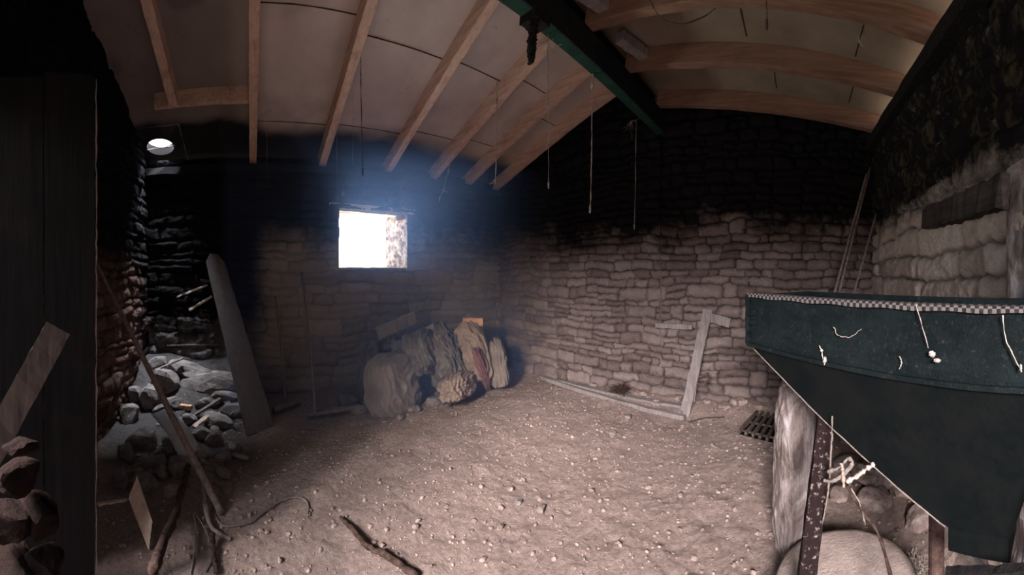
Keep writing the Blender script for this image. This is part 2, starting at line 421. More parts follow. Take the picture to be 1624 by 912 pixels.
def grid_wall(name, O, U, V, ulen, vtop, mat, step, depth, seed, soot, hole=None, N=(0, 0, 0), mort=1.0, relief=1.0, field=None, smear=None, vlen=4.2, thick=.5):
    """a rubble wall: front face displaced by its stones, back face flat. O origin, U along, V up, N into the room"""
    O = Vector(O); U = Vector(U); V = Vector(V); N = Vector(N)
    nu = int(ulen / step) + 1; nv = int(vlen / step) + 1
    us = np.linspace(0, ulen, nu); ratio = np.linspace(0, 1, nv)
    top = np.array([vtop(x) for x in us])
    u = np.repeat(us[:, None], nv, 1); v = ratio[None, :] * top[:, None]
    edge_d, body, tone, out, tx, joint = rubble_field(u, v, seed, **(field or {}))
    if smear is not None:
        sm = smear(u, v); joint = joint * (1 - sm * .75)
        body = body * (1 - sm * .6) + sm * .6
    hgt = depth * (.55 * body + .45 * sstep(edge_d, 0, .05) - 1) + depth * .45 * out * body + tx * .08 * body + .018 * (fbm(u, v, 9, seed + 20) - .5) * 2 * relief + .009 * (vnoise(u, v, 60, seed + 30) - .5) * relief
    hgt += .02 * (fbm(u, v, 1.2, seed + 50) - .5)
    hgt[:, 0] = 0
    so = np.clip(soot(u, v, seed), 0, 1)
    P = np.array(O)[None, None] + u[..., None] * np.array(U) + v[..., None] * np.array(V) + hgt[..., None] * np.array(N)
    idx = np.arange(nu * nv).reshape(nu, nv)
    if hole is not None:
        h0, h1, k0, k1 = hole
        jj = .012 * (fbm(u, v, 8, seed + 77) - .5) * 2
        cu = (u[:-1, :-1] + u[1:, 1:]) / 2; cv = (v[:-1, :-1] + v[1:, 1:]) / 2
        keep = ~((cu > h0) & (cu < h1) & (cv > k0) & (cv < k1))
    else: keep = np.ones((nu - 1, nv - 1), bool)
    q = np.stack([idx[:-1, :-1], idx[1:, :-1], idx[1:, 1:], idx[:-1, 1:]], -1)[keep]
    verts = P.reshape(-1, 3); org = np.array(O)
    me = bpy.data.meshes.new(name)
    me.vertices.add(len(verts)); me.vertices.foreach_set('co', (verts - org).ravel())
    me.loops.add(q.size); me.loops.foreach_set('vertex_index', q.ravel().astype(np.int32))
    me.polygons.add(len(q)); me.polygons.foreach_set('loop_start', np.arange(0, q.size, 4, dtype=np.int32))
    me.polygons.foreach_set('loop_total', np.full(len(q), 4, np.int32))
    me.polygons.foreach_set('use_smooth', np.ones(len(q), bool))
    me.update(calc_edges=True); me.validate()
    for nm, a in (('tone', tone), ('joint', np.clip(joint * mort, 0, 1)), ('soot', so)):
        me.attributes.new(nm, 'FLOAT', 'POINT').data.foreach_set('value', a.ravel().astype(np.float32))
    o = link(name, me, mat); o.location = O
    return tag(o, kind='structure')

def roof_left(x): return ZA + SL * (x - XA)
def roof_right(x): return ZC - SR * (x - XC)
RD = .17       # rafter depth

# ------------------------------------------------------------------ walls
# back wall: u runs from the window-wall corner to the right wall
def back_top(u):
    x = XA + u
    return (roof_left(x) if x < RX else roof_right(x)) + RD + .03
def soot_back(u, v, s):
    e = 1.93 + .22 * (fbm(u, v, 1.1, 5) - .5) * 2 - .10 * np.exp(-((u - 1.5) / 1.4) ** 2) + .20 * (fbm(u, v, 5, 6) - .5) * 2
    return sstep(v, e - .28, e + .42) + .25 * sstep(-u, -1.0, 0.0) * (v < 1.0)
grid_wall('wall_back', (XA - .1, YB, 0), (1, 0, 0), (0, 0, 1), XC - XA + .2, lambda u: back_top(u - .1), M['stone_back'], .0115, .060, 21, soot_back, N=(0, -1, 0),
          smear=lambda u, v: sstep(-u, -2.0, -.6) * .8)
# window wall: u runs from the front wall to the back wall
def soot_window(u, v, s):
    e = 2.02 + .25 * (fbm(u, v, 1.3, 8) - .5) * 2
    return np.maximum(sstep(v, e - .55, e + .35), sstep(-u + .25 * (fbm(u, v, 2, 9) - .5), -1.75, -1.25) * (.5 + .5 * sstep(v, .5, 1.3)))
UA0 = YD - .1
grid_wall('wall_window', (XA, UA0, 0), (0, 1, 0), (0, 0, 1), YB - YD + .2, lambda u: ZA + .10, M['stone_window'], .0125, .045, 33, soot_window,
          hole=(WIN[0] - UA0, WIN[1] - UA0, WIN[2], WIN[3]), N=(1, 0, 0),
          smear=lambda u, v: sstep(u, .9, 1.5) * .55, field=dict(hmin=.09, hmax=.22, lmin=.16, lmax=.5))
# right wall
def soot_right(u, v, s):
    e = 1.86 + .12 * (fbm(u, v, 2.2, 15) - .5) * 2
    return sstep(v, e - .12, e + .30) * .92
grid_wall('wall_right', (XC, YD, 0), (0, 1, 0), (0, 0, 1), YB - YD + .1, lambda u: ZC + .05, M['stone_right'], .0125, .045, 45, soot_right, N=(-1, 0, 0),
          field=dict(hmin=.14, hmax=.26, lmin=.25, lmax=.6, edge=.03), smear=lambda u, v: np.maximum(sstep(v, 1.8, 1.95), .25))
# front wall with the doorway
def front_top(u):
    x = XA - .1 + u
    return (roof_left(x) if x < RX else roof_right(x)) + RD + .03
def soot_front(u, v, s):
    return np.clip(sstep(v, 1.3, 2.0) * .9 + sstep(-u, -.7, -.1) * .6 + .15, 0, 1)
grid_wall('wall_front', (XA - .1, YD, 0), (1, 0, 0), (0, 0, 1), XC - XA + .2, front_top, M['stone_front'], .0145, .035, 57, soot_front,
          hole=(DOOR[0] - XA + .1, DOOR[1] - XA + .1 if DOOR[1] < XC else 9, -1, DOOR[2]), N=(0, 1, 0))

# window opening: reveals, sill, head, outer skin of the wall
def quad_strip(name, mb, mat, kind='structure'): return tag(mb.build(name, mat), kind=kind)
TH = .52; y0, y1, z0, z1 = WIN
yo0, yo1 = y0 - .02, y1 - .10           # outer edges (slightly splayed)
def reveal(mb, p, n, seed):
    """bumpy stone quad between four corner points"""
    a, b_, c_, d = [Vector(q) for q in p]; N = 26; nn = Vector(n); vs = []
    for i in range(N + 1):
        for j in range(N + 1):
            s, t = i / N, j / N
            q = a.lerp(b_, s).lerp(d.lerp(c_, s), t)
            e = min(s, 1 - s, t, 1 - t) * 8
            q = q + nn * (.030 * mnoise.noise(q * 7 + Vector((seed, 0, 0))) + .012 * mnoise.noise(q * 25)) * min(1, e)
            vs.append(q)
    fs = [(i * (N + 1) + j, (i + 1) * (N + 1) + j, (i + 1) * (N + 1) + j + 1, i * (N + 1) + j + 1) for i in range(N) for j in range(N)]
    mb.add(vs, fs)
mb = MB(); XO = XA - TH
reveal(mb, ((XA, y1, z0), (XO, yo1, z0), (XO, yo1, z1), (XA, y1, z1)), (0, -1, 0), 3)
reveal(mb, ((XA, y0, z0), (XO, yo0, z0), (XO, yo0, z1), (XA, y0, z1)), (0, 1, 0), 9)
reveal(mb, ((XA, y0, z0), (XA, y1, z0), (XO, yo1, z0), (XO, yo0, z0)), (0, 0, 1), 5)
o = mb.build('window_1', M['reveal'], smooth=True); tag(o, kind='structure')
mb = MB()   # outer leaf of the wall so the daylight only comes by the opening
for (a, b_, c_, d) in (((YD - .6), yo0, 0, 2.74), (yo1, YB + .6, 0, 2.74), (yo0, yo1, 0, z0), (yo0, yo1, z1, 2.74)):
    mb.add([(XO, a, c_), (XO, b_, c_), (XO, b_, d), (XO, a, d)], [(0, 1, 2, 3)])
tag(mb.build('wall_outer', M['rubble']), kind='structure')
# head: two old boards, and the pale frame strip under them
mb = MB(); beam(mb, (XA - .13, y0 - .12, z1 + .035), (XA - .13, y1 + .12, z1 + .015), .24, .07, rough=.004, seed=3)
beam(mb, (XO + .12, y0 - .12, z1 + .03), (XO + .12, y1 + .1, z1 + .03), .24, .06, rough=.004, seed=4)
tag(mb.build('trim_1', M['frame']), kind='structure')
mb = MB(); beam(mb, (XA - .05, y0 + .01, z1 - .012), (XA - .05, y1 - .01, z1 - .035), .05, .035, rough=.003, seed=5)
beam(mb, (XA - .16, y0 + .01, z1 - .02), (XA - .16, y1 - .05, z1 - .03), .05, .03, rough=.003, seed=6)
tag(mb.build('trim_2', M['frame']), kind='structure')
mb = MB(); beam(mb, (XA + .01, y1 - .17, z1 - .10), (XA - .07, y1 + .02, z1 - .045), .05, .06, rough=.006, seed=8)
tag(mb.build('wood_block', M['block_wood'], bevel=.004), 'yellowish wooden block wedged in the upper right corner of the window', 'block')

# ------------------------------------------------------------------ ceiling
SKY = (-4.03, -1.08, .13, .165)     # hole: x, y, half length x, half width y
def ceiling_slope(name, xa, xb, ya, yb, zf, hole=None, soot=None):
    step = .035; nx = int((xb - xa) / step); ny = int((yb - ya) / step)
    xs = np.linspace(xa, xb, nx + 1); ys = np.linspace(ya, yb, ny + 1)
    vs = [(x, y, zf(x)) for x in xs for y in ys]; fs = []
    for i in range(nx):
        for j in range(ny):
            cx = (xs[i] + xs[i + 1]) / 2; cy = (ys[j] + ys[j + 1]) / 2
            if hole and abs(cx - hole[0]) < .30 and abs(cy - hole[1]) < .30: continue
            a = i * (ny + 1) + j; fs.append((a, a + ny + 1, a + ny + 2, a + 1))
    if hole:   # ring of faces between the square gap and the round hole
        sel = [(i, j) for i in range(nx) for j in range(ny) if abs((xs[i] + xs[i + 1]) / 2 - hole[0]) < .30 and abs((ys[j] + ys[j + 1]) / 2 - hole[1]) < .30]
        x_0 = xs[min(i for i, j in sel)]; x_1 = xs[max(i for i, j in sel) + 1]; y_0 = ys[min(j for i, j in sel)]; y_1 = ys[max(j for i, j in sel) + 1]
        n = 64; k = len(vs)
        for q in range(n):
            a = 2 * PI * q / n; ca, sa = math.cos(a), math.sin(a)
            hx, hy = hole[0] + hole[2] * ca, hole[1] + hole[3] * sa
            t = 1.06 * min(((x_1 - hole[0]) / ca if ca > 1e-9 else (x_0 - hole[0]) / ca if ca < -1e-9 else 9), ((y_1 - hole[1]) / sa if sa > 1e-9 else (y_0 - hole[1]) / sa if sa < -1e-9 else 9))
            ox, oy = hole[0] + t * ca, hole[1] + t * sa
            vs += [(hx, hy, zf(hx)), (ox, oy, zf(ox)), (hx, hy, zf(hx) + .10)]
        for q in range(n):
            r_ = (q + 1) % n
            fs.append((k + 3 * q, k + 3 * q + 1, k + 3 * r_ + 1, k + 3 * r_)); fs.append((k + 3 * q, k + 3 * r_, k + 3 * r_ + 2, k + 3 * q + 2))
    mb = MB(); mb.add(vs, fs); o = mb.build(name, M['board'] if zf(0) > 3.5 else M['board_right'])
    me = o.data; loc = np.array(o.location); co = np.empty(len(me.vertices) * 3, np.float32); me.vertices.foreach_get('co', co); co = co.reshape(-1, 3) + loc
    me.attributes.new('soot', 'FLOAT', 'POINT').data.foreach_set('value', soot(co[:, 0], co[:, 1]).astype(np.float32))
    return tag(o, kind='structure')
def soot_shade_l(x, y):
    e = XA + .30 + .18 * (fbm(x + 9, y + 9, 1.6, 71) - .5) * 2
    s = 1 - sstep(x, e - .05, e + .25)
    return np.clip(s + sstep(-y, -.15, .25) * .62 + .15 * sstep(fbm(x + 9, y + 9, 2.0, 90), .62, .75), 0, 1)  # soot at the eave; shade at the far left painted into the boards
def soot_r(x, y): return .2 * sstep(fbm(x + 9, y + 9, 2.0, 93), .66, .8)
ceiling_slope('ceiling', XA - .55, RX - .02, YD - .15, YB + .1, lambda x: roof_left(x) + RD, SKY, soot_shade_l)
ceiling_slope('ceiling', RX - .05, XC + .2, YD - .15, YB + .1, lambda x: roof_right(x) + RD, None, soot_r)
mb = MB()    # board closing the step between the two slopes above the ridge beam
mb.add([(RX - .03, YD - .1, 3.30), (RX - .03, YB, 3.30), (RX - .03, YB, 4.1), (RX - .03, YD - .1, 4.1)], [(0, 1, 2, 3)])
mb.add([(RX - .045, YD - .1, 3.30), (RX - .045, YB, 3.30), (RX - .045, YB, 4.1), (RX - .045, YD - .1, 4.1)], [(3, 2, 1, 0)])
tag(mb.build('trim_3', M['soot']), kind='structure')
# roof covering above, so no daylight leaks in (with the same hole)
# seams between the sheets
mb = MB()
LY = [-.75, .03, .88, 1.76, 2.46, 3.06, 3.60]
def seam(x0_, yA, x1_, yB_, zf):
    beam(mb, (x0_, yA, zf(x0_) - .001), (x1_, yB_, zf(x1_) - .001), .010, .004, nseg=6, rough=.0012, seed=int(x0_ * 100) + 500)
zl = lambda x: roof_left(x) + RD
zr = lambda x: roof_right(x) + RD
for (a, b_, x) in ((.06, .85, -2.62), (.92, 1.72, -2.75), (1.80, 2.42, -2.72), (2.5, 3.02, -2.60), (.06, .85, -3.72), (.92, 1.72, -3.70), (1.80, 2.42, -3.62), (2.5, 3.02, -3.55), (3.1, 3.56, -2.9)):
    seam(x, a, x, b_, zl)
for (a, b_, x) in ((1.9, 2.6, -.35), (2.75, 3.3, -.15), (2.75, 3.3, .55), (1.9, 2.6, .48)):
    seam(x, a, x + .02, b_, zr)
tag(mb.build('trim_4', M['seam']), kind='structure')

# ------------------------------------------------------------------ rafters and beams
LLAB = ['rafter at the far left of the roof, ending on the short cross piece', 'straight upright-looking rafter, second from the left, dusty with dark knots',
        'bright rafter left of the window, its side in deep shadow', 'bright narrow-faced rafter running down towards the window head',
        'rafter right of the window with a black strip hanging at its upper end', 'second rafter from the back wall on the left slope', 'reddish rafter lying along the back wall on the left slope']
TIE_X = -3.30
for i, y in enumerate(LY):
    xa = TIE_X if i == 0 else XA - .05
    r = Vector((1, 0, SL)).normalized(); u = Vector((-r.z, 0, r.x))
    a = Vector((xa, y, roof_left(xa))) + u * (RD / 2); b_ = Vector((RX - .06, y, roof_left(RX - .06))) + u * (RD / 2)
    mb = MB(); beam(mb, a, b_, .085, RD - .004, up=u, rough=.0025, seed=100 + i, nseg=24)
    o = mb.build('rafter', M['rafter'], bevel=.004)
    tag(o, 'wooden ' + LLAB[i], 'beam', 'rafters of the left roof slope')
mb = MB(); beam(mb, (TIE_X - .03, LY[0] - .2, roof_left(TIE_X) + .09), (TIE_X - .03, LY[1] - .045, roof_left(TIE_X) + .09), .06, .15, rough=.002, seed=9)
tag(mb.build('cross_beam', M['rafter'], bevel=.004), 'short wooden cross piece between the two leftmost rafters above the roof hole', 'beam')
RLAB = ['topmost rafter in view on the right slope, with a bright yellowish underside',
        'rafter on the right slope, second from the back wall', 'lowest rafter on the right slope, lying along the top of the back wall']
RY = [(2.13, 1.97), (2.76, 2.66), (3.50, 3.42)]     # y at the ridge, y at the right wall
for i, (ya, yb) in enumerate(RY):
    a = Vector((RX + .03, ya, roof_right(RX + .03))); b_ = Vector((XC + .05, yb, roof_right(XC + .05)))
    u = Vector((SR, 0, 1)).normalized()
    mb = MB(); beam(mb, a + u * (RD / 2), b_ + u * (RD / 2), .085, RD - .004, up=u, rough=.0025, seed=200 + i, nseg=24)
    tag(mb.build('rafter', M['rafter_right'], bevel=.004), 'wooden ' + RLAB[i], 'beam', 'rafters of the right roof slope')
# ridge beam: steel I-section
root = empty('ridge_beam', (RX, 1.2, 3.079), 'dark steel ridge beam with a green painted lower edge running to the back wall', 'beam')
def ibox(mb, x0_, x1_, z0_, z1_, ya=YD - .05, yb=YB + .03): 
    mb.add([(x0_, ya, z0_), (x1_, ya, z0_), (x1_, ya, z1_), (x0_, ya, z1_), (x0_, yb, z0_), (x1_, yb, z0_), (x1_, yb, z1_), (x0_, yb, z1_)],
           [(0, 1, 2, 3), (7, 6, 5, 4), (0, 4, 5, 1), (1, 5, 6, 2), (2, 6, 7, 3), (3, 7, 4, 0)])
BW = .052
mb = MB(); ibox(mb, RX - BW, RX + BW - .012, 3.079, 3.095); mb.build('lower_flange', M['steel_green'], root)
mb = MB(); ibox(mb, RX + BW - .012, RX + BW, 3.079, 3.30); mb.build('web', M['steel_shaded'], root)
mb = MB(); ibox(mb, RX - BW, RX + BW - .012, 3.285, 3.30); mb.build('upper_flange', M['steel_shaded'], root)
# wall plate along the right wall and timber blocks behind the ridge
mb = MB(); beam(mb, (XC - .03, YD, ZC - .055), (XC - .03, YB, ZC - .055), .10, .11, rough=.004, seed=31, nseg=40)
tag(mb.build('wall_plate', M['soot']), 'sooty black timber along the top of the right wall under the rafters', 'beam')
mb = MB(); beam(mb, (XA + .02, YD, ZA - .05), (XA + .02, YB, ZA - .05), .14, .09, rough=.006, seed=32, nseg=40)
tag(mb.build('wall_plate', M['soot']), 'sooty black timber along the top of the window wall', 'beam')
mb = MB(); p = at(1035, 163, YB / math.cos(bearing(1035)) - .05)
me = rock_mesh(77, 3); me.materials.append(M['sack_grey']); o = bpy.data.objects.new('mortar_lump', me); COL.objects.link(o); o.location = p; o.scale = (.13, .07, .09); o.rotation_euler = (0, .5, 0)
tag(o, 'pale grey mortar lump where the steel ridge beam enters the back wall', 'lump')
for i in range(2):
    mb = MB(); c_ = Vector((RX + .17 + .02 * i, 1.98 + i * .6, roof_right(RX + .17) + .10))
    beam(mb, c_ + Vector((-.05, -.16, 0)), c_ + Vector((.05, .16, -.01)), .09, .08, rough=.004, seed=60 + i)
    tag(mb.build('packing_block', M['grey_wood'], bevel=.004), ['pale timber packing block between rafters just beside the ridge beam', 'second smaller-looking packing block further along the ridge beam'][i], 'block')

# ------------------------------------------------------------------ floor
st = .0165; fx0, fx1, fy0, fy1 = XA - .1, XC + .1, YD - 1.6, YB + .1
nx = int((fx1 - fx0) / st); ny = int((fy1 - fy0) / st)
gx = np.linspace(fx0, fx1, nx + 1)[:, None].repeat(ny + 1, 1); gy = np.linspace(fy0, fy1, ny + 1)[None].repeat(nx + 1, 0)
def pile_h(x, y):
    """debris heap in the corner by the roof hole"""
    h = .45 * sstep(-x, 3.1, 4.2) * sstep(-y, -.35, .3)
    return h * (0.8 + .4 * fbm(x + 9, y + 9, 2.5, 61))
def floor_h(x, y):
    h = .05 * (fbm(x + 9, y + 9, 1.1, 41) - .5) + .035 * (fbm(x + 9, y + 9, 6, 42, 5) - .5) * 2 * .6 + .014 * (vnoise(x + 9, y + 9, 38, 43) - .5)
    h = h + .10 * sstep(y, YB - .45, YB) * sstep(x, -3.2, -1.5) * (.5 + fbm(x + 9, y + 9, 4, 44))
    return h + pile_h(x, y)
gz = floor_h(gx, gy)
P_ = np.stack([gx, gy, gz], -1).reshape(-1, 3); idx = np.arange((nx + 1) * (ny + 1)).reshape(nx + 1, ny + 1)
q = np.stack([idx[:-1, :-1], idx[1:, :-1], idx[1:, 1:], idx[:-1, 1:]], -1).reshape(-1, 4)
me = bpy.data.meshes.new('floor'); me.vertices.add(len(P_)); me.vertices.foreach_set('co', P_.ravel())
me.loops.add(q.size); me.loops.foreach_set('vertex_index', q.ravel().astype(np.int32)); me.polygons.add(len(q))
me.polygons.foreach_set('loop_start', np.arange(0, q.size, 4, dtype=np.int32)); me.polygons.foreach_set('loop_total', np.full(len(q), 4, np.int32))
me.polygons.foreach_set('use_smooth', np.ones(len(q), bool)); me.update(calc_edges=True)
me.attributes.new('heap', 'FLOAT', 'POINT').data.foreach_set('value', (sstep(-gx, 2.3, 3.0) * sstep(-gy, -.35, .15)).ravel().astype(np.float32))
tag(link('floor', me, M['dirt']), kind='structure')
def fz(x, y): return float(floor_h(np.array([[float(x)]]), np.array([[float(y)]]))[0, 0])
def ground(x, y, dz=0.0):
    """point of the real floor surface seen at this place in the photograph"""
    rho = 1.2
    while rho < 5.6:
        p = at(x, y, rho)
        if p.z <= fz(p.x, p.y) or p.x < XA + .06 or p.y > YB - .05: break
        rho += .02
    return Vector((p.x, p.y, fz(p.x, p.y) + dz))

# fine crumbs of dung and gravel strewn over the floor: nobody could count them
vs = []; fs = []; rnd = random.Random(5)
ico = [(0, 0, 1), (.89, 0, .45), (.28, .85, .45), (-.72, .53, .45), (-.72, -.53, .45), (.28, -.85, .45), (.72, .53, -.45), (-.28, .85, -.45), (-.89, 0, -.45), (-.28, -.85, -.45), (.72, -.53, -.45), (0, 0, -1)]
icof = [(0, 1, 2), (0, 2, 3), (0, 3, 4), (0, 4, 5), (0, 5, 1), (1, 6, 2), (2, 7, 3), (3, 8, 4), (4, 9, 5), (5, 10, 1), (6, 7, 2), (7, 8, 3), (8, 9, 4), (9, 10, 5), (10, 6, 1), (11, 7, 6), (11, 8, 7), (11, 9, 8), (11, 10, 9), (11, 6, 10)]
N_ = 5200; cxs = rng.uniform(-4.0, .85, N_); cys = rng.uniform(-.9, 3.6, N_); czs = floor_h(cxs[None], cys[None])[0]
for k in range(N_):
    r = rnd.choice((.004, .005, .006, .007, .009, .013)) * rnd.uniform(.8, 1.4); b0 = len(vs); sx, sy, sz = rnd.uniform(.7, 1.5), rnd.uniform(.7, 1.5), rnd.uniform(.5, .9)
    for a in ico: vs.append((cxs[k] + a[0] * r * sx * rnd.uniform(.8, 1.2), cys[k] + a[1] * r * sy * rnd.uniform(.8, 1.2), czs[k] + r * .25 + a[2] * r * sz))
    fs += [tuple(b0 + j for j in f) for f in icof]
mb = MB(); mb.add(vs, fs)
tag(mb.build('gravel', M['clod']), 'fine crumbs and gravel strewn all over the dirt floor', 'gravel', kind='stuff')
#EOF_PART1
# ------------------------------------------------------------------ door leaf at the left edge
def plank_along(a, b_, w, t, up, **k):
    mb = MB(); beam(mb, a, b_, w, t, up=up, **k); return mb
LE = Vector((-1.42, -.69, 0)); LH = Vector((-1.00, YD + .02, 0)); ld = (LH - LE); LL = ld.length; ld.normalize(); ln = Vector((-ld.y, ld.x, 0))
root = empty('barn_door', (LE + LH) / 2, 'dark sooty wooden door leaf standing open at the left with a pale worn edge', 'door')
nb = 3
for k in range(nb):
    s0 = LL * k / nb; c_ = LE + ld * (s0 + LL / nb / 2)
    mb = MB(); beam(mb, c_ + Vector((0, 0, .03)), c_ + Vector((0, 0, 2.39 - .02 * k)), LL / nb - .006, .03, up=ln, rough=.0015, seed=300 + k)
    mb.build('board', M['dark_wood'], root)
for z in (.45, 1.9):
    mb = MB(); beam(mb, LE + ld * .05 + ln * -.03 + Vector((0, 0, z)), LH + ln * -.03 + Vector((0, 0, z)), .10, .028, up=ln, rough=.002, seed=int(z * 10)); mb.build('ledge', M['dark_wood'], root)
mb = MB(); pts = [LE - ld * .006 + Vector((0, 0, z)) + Vector((random.uniform(-.003, .003), random.uniform(-.003, .003), 0)) for z in np.linspace(.05, 2.38, 60)]
sweep(mb, pts, [.0035 * random.uniform(.5, 1.5) for _ in pts], 5); e = mb.build('worn_edge', M['web'], root); e['label'] = 'thin whitish flaking edge'

# broken plank leaning beside the door, blocks of reddish stone
a = at(-25, 735, 1.30); b_ = at(92, 520, 1.36)
mb = MB(); beam(mb, a, b_, .105, .035, up=(.6, .5, .3), rough=.002, seed=12, nseg=20)
tag(mb.build('broken_plank', M['brown_wood']), 'broken brown plank leaning diagonally at the far left in front of the dark door', 'plank')
ROCKS = [rock_mesh(900 + i) for i in range(8)]
ROCKL = {}
def rock(p, s, rz, label=None, group=None, mat='rubble', k=0, name='rubble_stone', cat='stone', tilt=(0, 0)):
    key = (k % 8, mat)
    if key not in ROCKL:
        me = ROCKS[k % 8].copy(); me.materials.append(M[mat]); ROCKL[key] = me
    o = bpy.data.objects.new(name, ROCKL[key]); COL.objects.link(o)
    o.location = p; o.scale = s; o.rotation_euler = (tilt[0], tilt[1], rz); return tag(o, label, cat, group)

# stack of reddish stones at the lower left edge
STK = [(5, 985, .13, .09, .075), (60, 990, .12, .09, .07), (22, 900, .14, .09, .07), (70, 895, .09, .08, .07), (10, 820, .12, .09, .07), (62, 815, .09, .08, .07), (28, 755, .11, .08, .05), (32, 708, .08, .06, .035)]
SKL = ['dark reddish stone at the very bottom left corner', 'dark reddish stone at the bottom of the left stack, the right one', 'dark reddish stone second from the bottom at the left edge', 'small dark reddish stone on the right of the left stack, second from bottom',
       'dark reddish stone in the middle of the left stack, against the edge', 'dark reddish stone in the middle of the left stack, the right one', 'flat dark reddish stone near the top of the left stack', 'small reddish stone topmost on the left stack below the leaning broken plank']
for i, (x, y, sx, sy, sz) in enumerate(STK):
    p = at(x, y, 1.18); rock(p, (sx * .85, sy * .85, sz), .8 + .3 * i, mat='red_stone', k=i, name='stacked_stone', label=
        SKL[i], group='reddish stones stacked at the lower left edge')

# ------------------------------------------------------------------ long pole, planks and brooms against the window wall
mb = MB(); a = ground(352, 815); top = at(146, 405, 2.86); pts = smooth_path([top, top.lerp(a, .35) + Vector((0, .015, -.02)), top.lerp(a, .7) + Vector((0, .01, -.015)), a], 8)
sweep(mb, pts, [.016 + .008 * i / len(pts) for i in range(len(pts))], 10, jitter=.05)
tag(mb.build('pole', M['stick'], smooth=True), 'long thin wooden pole leaning diagonally against the left wall above the rubble', 'pole')

def tapered_board(name, pl, pr, ql, qr, thick, mat, label, cat='plank', n=18, rough=.004, seed=0, roundtop=True):
    """board whose foot runs pl-pr and whose head runs ql-qr"""
    pl, pr, ql, qr = map(Vector, (pl, pr, ql, qr)); nn = (pr - pl).cross(ql - pl).normalized(); rnd = random.Random(seed); vs = []; fs = []
    for i in range(n + 1):
        t = i / n; l = pl.lerp(ql, t); r = pr.lerp(qr, t)
        if roundtop and t > .93: m_ = (l + r) / 2; k = 1 - ((t - .93) / .07) ** 2 * .55; l = m_ + (l - m_) * k; r = m_ + (r - m_) * k
        l = l + (r - l).normalized() * rnd.uniform(-rough, rough); r = r + (r - l).normalized() * rnd.uniform(-rough, rough)
        vs += [l - nn * thick / 2, r - nn * thick / 2, r + nn * thick / 2, l + nn * thick / 2]
    for i in range(n):
        for k in range(4): fs.append((i * 4 + k, i * 4 + (k + 1) % 4, i * 4 + 4 + (k + 1) % 4, i * 4 + 4 + k))
    fs += [(0, 1, 2, 3), tuple(n * 4 + k for k in (3, 2, 1, 0))]
    mb = MB(); mb.add(vs, fs); o = mb.build(name, mat, bevel=.004); return tag(o, label, cat)
f1 = ground(392, 692); f2 = ground(434, 678); t1 = at(324, 402, 4.10); t2 = at(352, 405, 4.10)
tapered_board('plank', f1, f2, t1, t2, .035, M['board_wood'], 'wide grey board leaning against the window wall left of the window', seed=4)

def push_broom(foot, top, h1, h2, label):
    root = empty('push_broom', foot, label, 'broom', 'brooms leaning on the window wall')
    mb = MB(); sweep(mb, smooth_path([top, top.lerp(foot, .5) + Vector((.01, .012, 0)), foot], 8), .014, 8); mb.build('handle', M['stick'], root, smooth=True)
    mb = MB(); beam(mb, h1, h2, .05, .035, rough=.002, seed=3); mb.build('head', M['stick'], root, bevel=.004)
    mb = MB(); d = (h2 - h1); 
    for i in range(26):
        c_ = h1.lerp(h2, (i + .5) / 26)
        for k in (-.014, .014):
            s_ = d.normalized().cross(Vector((0, 0, 1))) * k; beam(mb, c_ + s_ + Vector((0, 0, -.012)), c_ + s_ * 1.5 + Vector((random.uniform(-.004, .004), 0, -.055)), .010, .010, up=(1, 0, 0), nseg=1)
    mb.build('bristles', M['dark_twine'], root)
def up_(p, dz): return Vector((p.x, p.y, p.z + dz))
ga = ground(500, 668); push_broom(up_(ga, .07), at(479, 432, 4.08), up_(ground(487, 668), .06), up_(ground(560, 656), .06), 'broom with a long thin handle and wide head standing under the window')
gb = ground(453, 648); push_broom(up_(gb, .07), at(436, 470, 4.09), up_(ground(434, 660), .06), up_(ground(474, 645), .06), 'short-handled broom between the grey board and the longer broom')

for i, (x0_, y0_, x1_, y1_, r) in enumerate(((280, 471, 329, 452, .014), (300, 492, 336, 470, .018))):
    mb = MB(); a = on_x(x0_, y0_, XA + .10); b_ = on_x(x1_, y1_, XA + .04); beam(mb, a, b_, r * 2, r * 1.4, rough=.003, seed=i)
    tag(mb.build('lath', M['pale_wood']), ['pale broken lath sticking out of the wall beside the top of the grey board', 'second pale lath just below the first, beside the grey board'][i], 'lath')

